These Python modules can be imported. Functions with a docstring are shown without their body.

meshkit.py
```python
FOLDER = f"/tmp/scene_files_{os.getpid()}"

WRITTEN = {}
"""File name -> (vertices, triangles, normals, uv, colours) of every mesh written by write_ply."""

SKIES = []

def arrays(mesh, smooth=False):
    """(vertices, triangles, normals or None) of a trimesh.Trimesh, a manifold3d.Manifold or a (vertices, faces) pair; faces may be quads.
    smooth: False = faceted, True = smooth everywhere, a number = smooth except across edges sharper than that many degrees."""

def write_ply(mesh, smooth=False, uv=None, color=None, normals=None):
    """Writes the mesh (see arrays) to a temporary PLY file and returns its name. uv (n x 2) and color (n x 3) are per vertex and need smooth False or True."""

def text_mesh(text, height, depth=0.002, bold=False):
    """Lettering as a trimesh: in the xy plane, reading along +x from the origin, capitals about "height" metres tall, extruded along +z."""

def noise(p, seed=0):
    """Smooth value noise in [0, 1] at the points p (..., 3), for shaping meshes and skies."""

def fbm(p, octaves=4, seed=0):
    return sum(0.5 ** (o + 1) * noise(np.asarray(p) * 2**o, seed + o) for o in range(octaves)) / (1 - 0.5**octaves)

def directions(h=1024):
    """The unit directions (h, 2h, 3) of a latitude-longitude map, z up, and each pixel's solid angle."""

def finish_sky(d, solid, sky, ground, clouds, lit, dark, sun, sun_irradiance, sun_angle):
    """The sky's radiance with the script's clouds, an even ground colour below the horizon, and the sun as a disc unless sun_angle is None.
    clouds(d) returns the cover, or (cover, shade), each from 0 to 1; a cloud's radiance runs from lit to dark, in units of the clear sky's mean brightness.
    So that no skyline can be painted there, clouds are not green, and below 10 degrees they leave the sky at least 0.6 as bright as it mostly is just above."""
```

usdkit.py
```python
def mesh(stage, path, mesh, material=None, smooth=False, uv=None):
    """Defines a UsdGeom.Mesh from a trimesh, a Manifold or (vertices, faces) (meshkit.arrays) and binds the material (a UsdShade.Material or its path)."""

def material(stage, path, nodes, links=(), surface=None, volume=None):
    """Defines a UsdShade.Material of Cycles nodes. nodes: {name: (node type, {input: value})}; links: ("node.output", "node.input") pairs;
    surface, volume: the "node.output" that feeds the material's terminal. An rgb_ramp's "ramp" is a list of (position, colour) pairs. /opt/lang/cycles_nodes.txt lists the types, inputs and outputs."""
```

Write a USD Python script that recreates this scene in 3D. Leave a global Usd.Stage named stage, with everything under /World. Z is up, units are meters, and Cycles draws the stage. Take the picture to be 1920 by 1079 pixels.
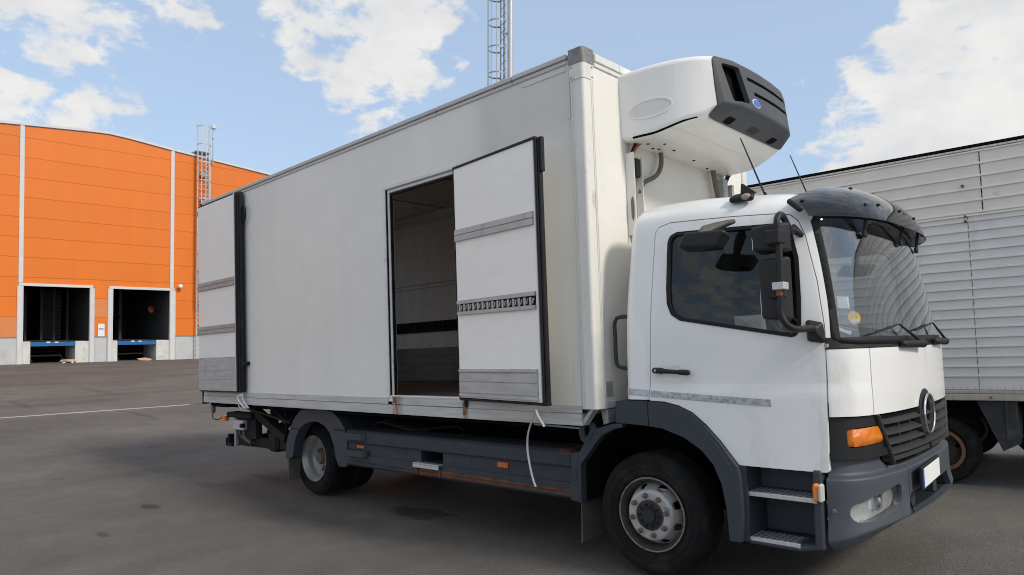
import math, random
import numpy as np, trimesh, manifold3d as m3
from scipy.interpolate import PchipInterpolator
from pxr import Usd, UsdGeom, UsdLux, UsdShade, Gf, Sdf, Vt
import usdkit, meshkit

random.seed(7)
rng = np.random.default_rng(7)
stage = Usd.Stage.CreateInMemory()
UsdGeom.SetStageUpAxis(stage, UsdGeom.Tokens.z)
UsdGeom.SetStageMetersPerUnit(stage, 1.0)
UsdGeom.Xform.Define(stage, '/World')
UsdGeom.Scope.Define(stage, '/World/Looks')

# ------------------------------------------------------------------ camera, sky, sun, exposure
CAM_POS = np.array([2.3972977, -3.7485872, 1.6268754])
CAM_R = np.array([0.72770466, 0.68588891, 0.00152469])
CAM_U = np.array([0.00910041, -0.01187791, 0.99988804])
CAM_F = np.array([-0.68583023, 0.72760932, 0.01488548])
EXPOSURE = 0.95
SKY_STRENGTH = 0.105
SUN_INTENSITY = 0.36
SUN_ANGLE = 10.0
SUN_ELEV, SUN_ROT = math.radians(41), math.radians(84)

cam = UsdGeom.Camera.Define(stage, '/World/camera')
cam.AddTransformOp().Set(Gf.Matrix4d(*CAM_R, 0, *CAM_U, 0, *(-CAM_F), 0, *CAM_POS, 1))
cam.CreateHorizontalApertureAttr(36.0)
cam.CreateFocalLengthAttr(36.0 * 1297.76 / 1920)
cam.CreateVerticalApertureOffsetAttr(36.0 * 51.74 / 1920)
cam.CreateExposureAttr(EXPOSURE)
cam.CreateClippingRangeAttr(Gf.Vec2f(0.05, 5000))

def sky_material():
    CL = 4.1                                            # radiance of a cloud, in the sky texture's units
    n = {"sky": ("sky_texture", {"sky_type": "single_scattering", "sun_disc": False, "sun_elevation": SUN_ELEV, "sun_rotation": SUN_ROT,
                                 "altitude": 200.0, "air_density": 1.0, "aerosol_density": 1.3, "ozone_density": 1.2}),
         "tc": ("texture_coordinate", {}),
         "mp": ("mapping", {"scale": (1.0, 1.0, 1.7)}),
         "n1": ("noise_texture", {"scale": 15.0, "detail": 12.0, "roughness": 0.56, "distortion": 0.2}),
         "n2": ("noise_texture", {"scale": 2.6, "detail": 4.0, "roughness": 0.5}),
         "n3": ("noise_texture", {"scale": 11.0, "detail": 6.0, "roughness": 0.6})}
    L = [("tc.generated", "mp.vector"), ("mp.vector", "n1.vector"), ("mp.vector", "n2.vector"), ("mp.vector", "n3.vector")]
    n["base"] = ("math", {"math_type": "multiply_add", "value2": 0.32, "value3": 0.105})  # cloud cover raised for neutral fill light; negative blobs keep the view clearer
    n["sum0"] = ("math", {"math_type": "multiply_add", "value2": 0.95})
    L += [("n2.fac", "base.value1"), ("n1.fac", "sum0.value1"), ("base.value", "sum0.value3")]
    last = "sum0.value"
    blobs = [((-0.765, 0.525, 0.372), 0.986, 0.9965, 0.27), ((-0.700, 0.600, 0.385), 0.993, 0.999, 0.14), ((-0.95, 0.17, 0.30), 0.965, 0.998, 0.09), ((-0.91, 0.305, 0.27), 0.985, 0.999, -0.04), ((-0.86, 0.38, 0.33), 0.990, 0.999, -0.07),
             ((-0.88, 0.27, 0.38), 0.985, 0.998, 0.05), ((-0.13, 0.95, 0.24), 0.945, 0.990, 0.13), ((-0.30, 0.93, 0.17), 0.975, 0.996, 0.10),
             ((-0.52, 0.80, 0.34), 0.93, 0.985, -0.29), ((-0.80, 0.53, 0.24), 0.965, 0.998, -0.22), ((-0.93, 0.30, 0.24), 0.97, 0.999, -0.09)]
    for i, (d, a, b, w) in enumerate(blobs):
        d = np.array(d) / np.linalg.norm(d)
        n[f"d{i}"] = ("vector_math", {"math_type": "dot_product", "vector2": tuple(d)})
        n[f"r{i}"] = ("map_range", {"range_type": "smoothstep", "from_min": a, "from_max": b, "to_min": 0.0, "to_max": w})
        n[f"a{i}"] = ("math", {"math_type": "add"})
        L += [("tc.generated", f"d{i}.vector1"), (f"d{i}.value", f"r{i}.value"), (last, f"a{i}.value1"), (f"r{i}.result", f"a{i}.value2")]
        last = f"a{i}.value"
    n["cov"] = ("map_range", {"range_type": "smoothstep", "from_min": 0.69, "from_max": 0.82, "to_min": 0.0, "to_max": 0.95})
    n["shade"] = ("rgb_ramp", {"ramp": [(0.3, (CL * 0.86, CL * 0.87, CL * 0.89)), (0.65, (CL * 1.07, CL * 1.05, CL * 1.02))]})
    n["hz"] = ("mix_color", {"blend_type": "mix", "fac": 0.72, "b": (2.35, 3.0, 3.9)})
    n["mix"] = ("mix_color", {"blend_type": "mix"})
    n["bg"] = ("background_shader", {"strength": SKY_STRENGTH})
    L += [(last, "cov.value"), ("n3.fac", "shade.fac"), ("sky.color", "hz.a"), ("hz.result", "mix.a"), ("shade.color", "mix.b"), ("cov.result", "mix.fac"), ("mix.result", "bg.color")]
    return usdkit.material(stage, '/World/Looks/sky', n, L, surface="bg.background")

dome = UsdLux.DomeLight.Define(stage, '/World/sky')
UsdShade.MaterialBindingAPI.Apply(dome.GetPrim()).Bind(sky_material())
dome.GetPrim().SetCustomDataByKey('kind', 'structure')
dome.GetPrim().SetCustomDataByKey('label', 'pale blue sky with scattered white clouds')
SUN_DIR = np.array([math.cos(SUN_ELEV) * math.sin(SUN_ROT), math.cos(SUN_ELEV) * math.cos(SUN_ROT), math.sin(SUN_ELEV)])
sun = UsdLux.DistantLight.Define(stage, '/World/sun')
sun.CreateNormalizeAttr(True)
sun.CreateIntensityAttr(SUN_INTENSITY)
sun.CreateAngleAttr(SUN_ANGLE)
sun.CreateColorAttr(Gf.Vec3f(1.0, 0.935, 0.82))
_z = SUN_DIR; _x = np.cross([0, 0, 1], _z); _x /= np.linalg.norm(_x); _y = np.cross(_z, _x)
sun.AddTransformOp().Set(Gf.Matrix4d(*_x, 0, *_y, 0, *_z, 0, 0, 0, 30, 1))

# ------------------------------------------------------------------ helpers: scene tree
_used = {}
def numbered(parent, name):
    k = (parent, name); i = _used.get(k, 0); _used[k] = i + 1
    return f"{parent}/{name}" + (f"_{i:03d}" if i else "")

def setp(prim, **kw):
    for k, v in kw.items():
        if v: prim.SetCustomDataByKey(k, v)

def thing(name, label, category, mat=None, group=None, kind=None):
    p = numbered('/World', name)
    x = UsdGeom.Xform.Define(stage, p)
    if mat is not None:
        x.AddTransformOp().Set(Gf.Matrix4d(*np.asarray(mat, float).T.ravel()))
    setp(x.GetPrim(), label=label, category=category, group=group, kind=kind)
    return p

def tri(mesh):
    if isinstance(mesh, m3.Manifold):
        mm = mesh.to_mesh()
        return trimesh.Trimesh(np.array(mm.vert_properties[:, :3]), np.array(mm.tri_verts), process=False)
    return mesh

def part(parent, name, mesh, mat, smooth=30, label=None, kind=None):
    if isinstance(mesh, (list, tuple)) and not isinstance(mesh[0], np.ndarray):
        mesh = trimesh.util.concatenate([tri(m) for m in mesh])
    p = numbered(parent, name)
    m = usdkit.mesh(stage, p, mesh, mat, smooth=smooth)
    setp(m.GetPrim(), label=label, kind=kind)
    return p

def solo(name, mesh, mat, label, category=None, group=None, kind=None, smooth=30, xf=None):
    p = part('/World', name, mesh, mat, smooth)
    if xf is not None:
        UsdGeom.Xformable(stage.GetPrimAtPath(p)).AddTransformOp().Set(Gf.Matrix4d(*np.asarray(xf, float).T.ravel()))
    setp(stage.GetPrimAtPath(p), label=label, category=category, group=group, kind=kind)
    return p

# ------------------------------------------------------------------ helpers: shapes (Manifold unless said)
def man(v, f):
    return m3.Manifold(m3.Mesh(vert_properties=np.asarray(v, np.float32), tri_verts=np.asarray(f, np.uint32)))
def box(x0, x1, y0, y1, z0, z1):
    return m3.Manifold.cube([x1 - x0, y1 - y0, z1 - z0]).translate([x0, y0, z0])
def rbox(x0, x1, y0, y1, z0, z1, r=0.006):
    r = min(r, (x1 - x0) * .45, (y1 - y0) * .45, (z1 - z0) * .45)
    return m3.Manifold.batch_hull([box(x0, x1, y0 + r, y1 - r, z0 + r, z1 - r), box(x0 + r, x1 - r, y0, y1, z0 + r, z1 - r), box(x0 + r, x1 - r, y0 + r, y1 - r, z0, z1)])
def xsec(poly):
    return m3.CrossSection([np.asarray(poly, float)], m3.FillRule.NonZero)
def prism_y(poly, y0, y1):            # polygon in (x, z)
    s = poly if isinstance(poly, m3.CrossSection) else xsec(poly)
    return s.extrude(y1 - y0).rotate([90, 0, 0]).translate([0, y1, 0])
def prism_x(poly, x0, x1):            # polygon in (y, z)
    s = poly if isinstance(poly, m3.CrossSection) else xsec(poly)
    return s.extrude(x1 - x0).transform([[0, 0, 1, x0], [1, 0, 0, 0], [0, 1, 0, 0]])
def prism_z(poly, z0, z1):
    s = poly if isinstance(poly, m3.CrossSection) else xsec(poly)
    return s.extrude(z1 - z0).translate([0, 0, z0])
def frame_to(p0, p1):
    d = np.asarray(p1, float) - p0; L = np.linalg.norm(d); d /= L
    a = np.array([0, 0, 1.0]) if abs(d[2]) < .9 else np.array([1.0, 0, 0])
    x = np.cross(a, d); x /= np.linalg.norm(x); y = np.cross(d, x)
    return x, y, d, L
def cyl(p0, p1, r0, r1=None, n=16):
    x, y, d, L = frame_to(p0, p1)
    M = np.c_[x, y, d, np.asarray(p0, float)]
    return m3.Manifold.cylinder(L, r0, r0 if r1 is None else r1, n).transform(M.tolist())
def bar(p0, p1, w, h, up=(0, 0, 1)):
    d = np.asarray(p1, float) - p0; L = np.linalg.norm(d); d /= L
    y = np.cross(up, d); y /= np.linalg.norm(y); z = np.cross(d, y)
    return m3.Manifold.cube([L, w, h]).translate([0, -w / 2, -h / 2]).transform(np.c_[d, y, z, np.asarray(p0, float)].tolist())
def spline(pts, n=40):
    pts = np.asarray(pts, float)
    t = np.r_[0, np.cumsum(np.linalg.norm(np.diff(pts, axis=0), axis=1))]
    u = np.linspace(0, t[-1], n)
    from scipy.interpolate import make_interp_spline
    k = min(3, len(pts) - 1)
    return make_interp_spline(t, pts, k=k)(u)
def sweep(path, r, n=8, flat=None):
    """round (or flat = (half width, half thickness)) section along a polyline; returns a trimesh"""
    P = np.asarray(path, float)
    Tn = np.gradient(P, axis=0); Tn /= np.linalg.norm(Tn, axis=1)[:, None]
    up = np.array([0, 0, 1.0]) if abs(Tn[0, 2]) < .9 else np.array([1.0, 0, 0])
    X = np.cross(up, Tn[0]); X /= np.linalg.norm(X)
    V = []
    a = np.linspace(0, 2 * np.pi, n, endpoint=False)
    for i in range(len(P)):
        X = X - Tn[i] * (X @ Tn[i]); X /= np.linalg.norm(X); Y = np.cross(Tn[i], X)
        rr = r[i] if np.ndim(r) else r
        ca, sa = (np.cos(a) * rr, np.sin(a) * rr) if flat is None else (np.sign(np.cos(a)) * flat[0], np.sign(np.sin(a)) * flat[1])
        V.append(P[i] + ca[:, None] * X + sa[:, None] * Y)
    V = np.vstack(V); F = []
    for i in range(len(P) - 1):
        for j in range(n):
            k = (j + 1) % n
            F += [[i * n + j, i * n + k, (i + 1) * n + k], [i * n + j, (i + 1) * n + k, (i + 1) * n + j]]
    for j in range(1, n - 1):
        F += [[0, j + 1, j], [(len(P) - 1) * n, (len(P) - 1) * n + j, (len(P) - 1) * n + j + 1]]
    return trimesh.Trimesh(V, F, process=False)
def loft(rings):
    """closed rings (k, n, 3), counter-clockwise seen from the end they rise to; capped with fans -> Manifold"""
    R = np.asarray(rings, float); k, n, _ = R.shape
    V = R.reshape(-1, 3); F = []
    j = np.arange(n); q = (j + 1) % n
    for i in range(k - 1):
        F.append(np.c_[i * n + j, i * n + q, (i + 1) * n + q]); F.append(np.c_[i * n + j, (i + 1) * n + q, (i + 1) * n + j])
    V = np.vstack([V, R[0].mean(0), R[-1].mean(0)])
    F.append(np.c_[q, j, np.full(n, k * n)]); F.append(np.c_[(k - 1) * n + j, (k - 1) * n + q, np.full(n, k * n + 1)])
    return man(V, np.vstack(F))
def revolve(poly, n=48):
    """polygon (radius, axial); the axis becomes -y (axial > 0 points to -y, towards the camera side)"""
    return xsec(poly).revolve(n).rotate([90, 0, 0])
def torus(R, r, n=48, k=10):
    a = np.linspace(0, 2 * np.pi, k, endpoint=False)
    return xsec(np.c_[R + r * np.cos(a), r * np.sin(a)]).revolve(n)
def rrect(w, h, r, n=6):
    return m3.CrossSection.square([w - 2 * r, h - 2 * r], True).offset(r, m3.JoinType.Round, 2.0, 4 * n)
def ellipse(a, b, n=32):
    t = np.linspace(0, 2 * np.pi, n, endpoint=False)
    return xsec(np.c_[a * np.cos(t), b * np.sin(t)])
def roundpoly(poly, r):
    return xsec(poly).offset(-r, m3.JoinType.Round, 2.0, 24).offset(r, m3.JoinType.Round, 2.0, 24)
def ccw(poly):
    p = np.asarray(poly, float); a = np.sum(p[:, 0] * np.roll(p[:, 1], -1) - np.roll(p[:, 0], -1) * p[:, 1])
    return p if a > 0 else p[::-1]

# ------------------------------------------------------------------ materials
def pm(name, col, rough=.5, metal=0., var=.08, vscale=5., bump=0., bscale=120., coat=0., dirt=None, dirt_at=(.55, .75), dscale=3., stretch=(1, 1, 1), dstretch=(1, 1, 1), spec=.5, detail=6., wave=0., wscale=1.3):
    col = np.asarray(col, float)
    n = {"tc": ("texture_coordinate", {}), "mp": ("mapping", {"scale": stretch}),
         "n": ("noise_texture", {"scale": vscale, "detail": detail, "roughness": .6}),
         "r": ("rgb_ramp", {"ramp": [(.3, tuple(col * (1 - var))), (.7, tuple(np.minimum(col * (1 + var), .95)))]}),
         "p": ("principled_bsdf", {"roughness": rough, "metallic": metal, "coat_weight": coat, "coat_roughness": .06, "specular_ior_level": spec})}
    L = [("tc.object", "mp.vector"), ("mp.vector", "n.vector"), ("n.fac", "r.fac")]
    out = "r.color"
    if dirt is not None:
        n["mpd"] = ("mapping", {"scale": dstretch}); n["nd"] = ("noise_texture", {"scale": dscale, "detail": 8., "roughness": .65})
        n["rd"] = ("map_range", {"range_type": "smoothstep", "from_min": dirt_at[0], "from_max": dirt_at[1]})
        n["md"] = ("mix_color", {"blend_type": "mix", "b": tuple(dirt)})
        L += [("tc.object", "mpd.vector"), ("mpd.vector", "nd.vector"), ("nd.fac", "rd.value"), ("rd.result", "md.fac"), (out, "md.a")]
        out = "md.result"
    L.append((out, "p.base_color"))
    if bump:
        n["nb"] = ("noise_texture", {"scale": bscale, "detail": 3.}); n["b"] = ("bump", {"strength": min(1., bump), "distance": .004})
        L += [("tc.object", "nb.vector"), ("nb.fac", "b.height"), ("b.normal", "p.normal")]
    if wave:
        n["nw"] = ("noise_texture", {"scale": wscale, "detail": 2.}); n["bw"] = ("bump", {"strength": min(1., wave), "distance": .03})
        L += [("tc.object", "nw.vector"), ("nw.fac", "bw.height"), ("bw.normal", "b.normal" if bump else "p.normal")]
    return usdkit.material(stage, '/World/Looks/' + name, n, L, surface="p.BSDF")

M = {}
M['cab_white'] = pm('cab_white', (.80, .79, .77), .3, var=.02, vscale=2, coat=.5, dirt=(.55, .53, .49), dirt_at=(.56, .86), dscale=3., dstretch=(1, 1, .35), wave=.10, wscale=1.6)
M['reefer_white'] = pm('reefer_white', (.78, .775, .75), .38, var=.02, vscale=3, dirt=(.45, .42, .37), dirt_at=(.6, .9), dscale=3.2, dstretch=(1, 1, .6))
M['alu'] = pm('aluminium_trim', (.66, .645, .615), .6, metal=.05, var=.10, vscale=8, stretch=(.4, 1, 3), dirt=(.36, .33, .29), dirt_at=(.56, .8), dscale=6)
M['rail_brown'] = pm('stained_door_rail', (.36, .325, .29), .5, metal=.15, var=.2, vscale=9, stretch=(.5, 1, 3), dirt=(.24, .15, .10), dirt_at=(.56, .8), dscale=12)
M['post'] = pm('corner_post_paint', (.70, .68, .635), .55, var=.04, vscale=6, stretch=(1, 1, .3), dirt=(.40, .36, .31), dirt_at=(.6, .8), dscale=9, dstretch=(1, 1, .4))
M['alu_grey'] = pm('weathered_aluminium', (.40, .40, .39), .5, metal=.3, var=.14, vscale=9, stretch=(.5, 1, 3), dirt=(.22, .20, .18), dirt_at=(.55, .8), dscale=7)
M['rail_grey'] = pm('roof_rail_grey', (.47, .46, .44), .5, metal=.15, var=.12, vscale=6, stretch=(.3, 1, 4), dirt=(.28, .26, .23), dirt_at=(.55, .8), dscale=4, dstretch=(.5, 1, 2))
M['cap_dark'] = pm('corner_cap_grey', (.20, .20, .19), .6, metal=.2, var=.35, vscale=30)
M['rust'] = pm('rust', (.22, .085, .03), .85, var=.5, vscale=40)
M['rubber'] = pm('black_rubber', (.008, .008, .0085), .6, var=.3, vscale=12, spec=.3, dirt=(.03, .03, .029), dirt_at=(.55, .8))
M['tyre'] = pm('tyre_rubber', (.0105, .0102, .010), .85, spec=.2, var=.3, vscale=10, bump=.3, bscale=90, dirt=(.030, .028, .025), dirt_at=(.5, .75), dscale=5)
M['plastic_black'] = pm('black_plastic', (.0125, .0125, .013), .5, spec=.35, var=.15, bump=.25, bscale=600)
M['plastic_grey'] = pm('grey_plastic', (.034, .040, .050), .5, spec=.4, var=.06, bump=.3, bscale=500, dirt=(.062, .061, .060), dirt_at=(.58, .85), dscale=4)
M['bumper_grey'] = pm('bumper_plastic', (.058, .066, .080), .45, spec=.45, var=.05, bump=.3, bscale=500, dirt=(.085, .088, .092), dirt_at=(.58, .85), dscale=4)
M['grille_grey'] = pm('grille_plastic', (.032, .033, .035), .5, spec=.35, var=.08, bump=.2, bscale=500)
M['reefer_grey'] = pm('reefer_grille_grey', (.062, .066, .073), .55, spec=.35, var=.06, bump=.3, bscale=400)
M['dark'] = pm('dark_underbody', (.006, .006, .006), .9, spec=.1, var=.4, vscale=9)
M['under'] = pm('dirty_chassis_steel', (.013, .0125, .012), .8, spec=.25, var=.4, vscale=9, dirt=(.032, .028, .024), dirt_at=(.55, .8), dscale=7)
M['steel_silver'] = pm('wheel_silver', (.42, .42, .41), .42, metal=.4, var=.10, vscale=12, dirt=(.15, .12, .10), dirt_at=(.56, .82), dscale=14)
M['rim_rust'] = pm('worn_rim_edge', (.045, .038, .033), .7, metal=.1, var=.3, vscale=25, dirt=(.075, .038, .02), dirt_at=(.48, .7), dscale=20)
M['rim_edge'] = pm('dull_rim_edge', (.24, .215, .185), .5, metal=.3, var=.2, vscale=25, dirt=(.10, .06, .04), dirt_at=(.5, .7), dscale=20)
M['nut_rust'] = pm('rusty_nut', (.20, .145, .115), .75, metal=.2, var=.35, vscale=60)
M['hub_black'] = pm('greasy_hub', (.012, .013, .015), .5, var=.4, vscale=40)
M['checker'] = pm('step_plate', (.62, .62, .61), .35, metal=.7, var=.12, vscale=30)
M['step_base'] = pm('step_plate_base', (.24, .24, .235), .5, metal=.6, var=.2, vscale=30)
M['chrome'] = pm('chrome', (.75, .75, .76), .12, metal=1., var=.02)
M['galv'] = pm('galvanised_steel', (.50, .51, .52), .45, metal=.4, var=.10, vscale=10)
M['galv_dark'] = pm('galvanised_steel_dark', (.30, .31, .32), .5, metal=.4, var=.12, vscale=10)
M['amber'] = usdkit.material(stage, '/World/Looks/amber_lens', {"tc": ("texture_coordinate", {}), "w": ("wave_texture", {"scale": 60., "bands_direction": "z"}), "b": ("bump", {"strength": .35, "distance": .003}),
    "n": ("noise_texture", {"scale": 12.}), "r": ("rgb_ramp", {"ramp": [(.3, (.62, .13, .006)), (.7, (.85, .26, .015))]}),
    "p": ("principled_bsdf", {"roughness": .15, "coat_weight": .5, "subsurface_weight": .15})}, [("tc.object", "w.vector"), ("tc.object", "n.vector"), ("w.fac", "b.height"), ("b.normal", "p.normal"), ("n.fac", "r.fac"), ("r.color", "p.base_color")], surface="p.BSDF")
M['amber_dull'] = pm('amber_reflector', (.55, .13, .02), .35, var=.3, vscale=60)
def glass_mat(name, tint, rough=.0, f0=.04, boost=1.0):
    """thin pane: clear (or tinted) body under a Schlick reflection that is the same from both sides"""
    return usdkit.material(stage, '/World/Looks/' + name, {"t": ("transparent_bsdf", {"color": tint}), "g": ("glossy_bsdf", {"color": (1, 1, 1), "roughness": rough}), "geo": ("geometry", {}),
        "d": ("vector_math", {"math_type": "dot_product"}), "a": ("math", {"math_type": "absolute"}), "s": ("math", {"math_type": "subtract", "value1": 1.0, "use_clamp": True}), "w": ("math", {"math_type": "power", "value2": 5.0}),
        "k": ("math", {"math_type": "multiply_add", "value2": (1 - f0) * boost, "value3": f0 * boost, "use_clamp": True}), "m": ("mix_closure", {})},
        [("geo.incoming", "d.vector1"), ("geo.normal", "d.vector2"), ("d.value", "a.value1"), ("a.value", "s.value2"), ("s.value", "w.value1"), ("w.value", "k.value1"), ("k.value", "m.fac"), ("t.BSDF", "m.closure1"), ("g.BSDF", "m.closure2")], surface="m.closure")
M['glass'] = glass_mat('window_glass', (.74, .76, .76), 0., .03)
M['glass_ws'] = glass_mat('windscreen_glass', (.82, .84, .84), 0., .08, 1.5)
M['visor'] = glass_mat('smoked_visor', (.10, .103, .11), .03, .04, .95)
M['lens_clear'] = glass_mat('clear_lens', (.95, .955, .955), .02, .05)
M['reflector'] = pm('lamp_reflector', (.85, .85, .84), .2, metal=.75, var=.1, vscale=20)
M['orange'] = usdkit.material(stage, '/World/Looks/orange_cladding', {"oi": ("object_info", {}), "tc": ("texture_coordinate", {}), "m": ("mapping", {"scale": (1.4, 1, .12)}), "n": ("noise_texture", {"scale": 1.2, "detail": 5.}), "n2": ("noise_texture", {"scale": .35, "detail": 3.}),
    "a": ("map_range", {"to_min": .975, "to_max": 1.02}), "b": ("map_range", {"from_min": .3, "from_max": .7, "to_min": .965, "to_max": 1.03}), "c": ("map_range", {"from_min": .3, "from_max": .7, "to_min": .98, "to_max": 1.02}), "x": ("math", {"math_type": "multiply"}), "y": ("math", {"math_type": "multiply"}),
    "v": ("vector_math", {"math_type": "scale", "vector1": (.73, .166, .0065)}), "p": ("principled_bsdf", {"roughness": .5}), "w": ("bump", {"strength": .05, "distance": .02})},
    [("tc.object", "m.vector"), ("m.vector", "n.vector"), ("tc.object", "n2.vector"), ("oi.random", "a.value"), ("n.fac", "b.value"), ("n2.fac", "c.value"), ("a.result", "x.value1"), ("b.result", "x.value2"), ("x.value", "y.value1"), ("c.result", "y.value2"), ("y.value", "v.scale"), ("v.vector", "p.base_color"), ("n2.fac", "w.height"), ("w.normal", "p.normal")], surface="p.BSDF")
M['orange_pale'] = pm('faded_orange_cladding', (.64, .21, .06), .55, var=.05, vscale=3)
M['trim_white'] = pm('white_trim', (.60, .60, .60), .5, var=.05, vscale=2)
M['plinth'] = pm('grey_plinth', (.48, .48, .48), .7, var=.06, vscale=1.5, dirt=(.33, .33, .33), dirt_at=(.55, .85), dscale=1.2)
M['concrete'] = pm('pale_concrete', (.60, .585, .55), .85, var=.08, vscale=4, dirt=(.36, .33, .29), dirt_at=(.5, .8), dscale=2.5)
M['dock_blue'] = pm('dock_blue', (.01, .115, .30), .45, var=.08, vscale=4)
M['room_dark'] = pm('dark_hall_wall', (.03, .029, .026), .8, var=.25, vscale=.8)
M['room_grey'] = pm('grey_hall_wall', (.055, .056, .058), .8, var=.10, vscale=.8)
M['white_plain'] = pm('white_paper', (.74, .74, .72), .7, var=.02)
M['blue_print'] = pm('blue_print', (.05, .13, .45), .6, var=.02)
M['card'] = pm('cardboard', (.48, .30, .21), .9, var=.2, vscale=20)
M['strap'] = pm('white_strap', (.66, .65, .62), .7, var=.12, vscale=20, stretch=(1, 1, .2))
M['seat'] = pm('seat_cloth', (.045, .048, .055), .95, var=.25, vscale=30)
M['interior'] = pm('cab_plastic', (.05, .05, .052), .8, var=.1)
M['interior_lt'] = pm('cab_rear_trim', (.13, .13, .13), .9, var=.1)
M['hose'] = pm('grey_hose', (.14, .115, .095), .7, var=.2)
M['hose_orange'] = pm('orange_cable', (.42, .13, .05), .6, var=.2)
M['mud'] = pm('mudflap_rubber', (.085, .08, .072), .9, var=.25, vscale=14, stretch=(1, 1, .4))
M['yellow'] = pm('yellow_sticker', (.80, .58, .07), .5, var=.02)
M['red'] = pm('red_print', (.6, .08, .03), .5, var=.02)
M['rivet'] = pm('rusty_rivet', (.13, .09, .07), .8, var=.4, vscale=50)
M['trailer_grey'] = pm('ribbed_grey_sheet', (.67, .655, .63), .5, metal=.0, var=.06, vscale=1.5, dirt=(.50, .49, .47), dirt_at=(.52, .80), dscale=2.6, dstretch=(1, 1, .35), wave=.5, wscale=2.2)
M['trailer_beige'] = pm('ribbed_beige_sheet', (.70, .645, .575), .55, var=.07, vscale=2, dirt=(.44, .36, .30), dirt_at=(.58, .80), dscale=5., dstretch=(1, 1, 1.5), wave=.5, wscale=2.2)
M['trailer_rib'] = pm('beige_rib', (.76, .71, .64), .5, var=.08, vscale=4, dirt=(.42, .34, .28), dirt_at=(.62, .8), dscale=9.)
M['trailer_rail'] = pm('dirty_bottom_rail', (.40, .365, .325), .65, metal=.05, var=.18, vscale=8, stretch=(6, 1, .4))

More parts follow.
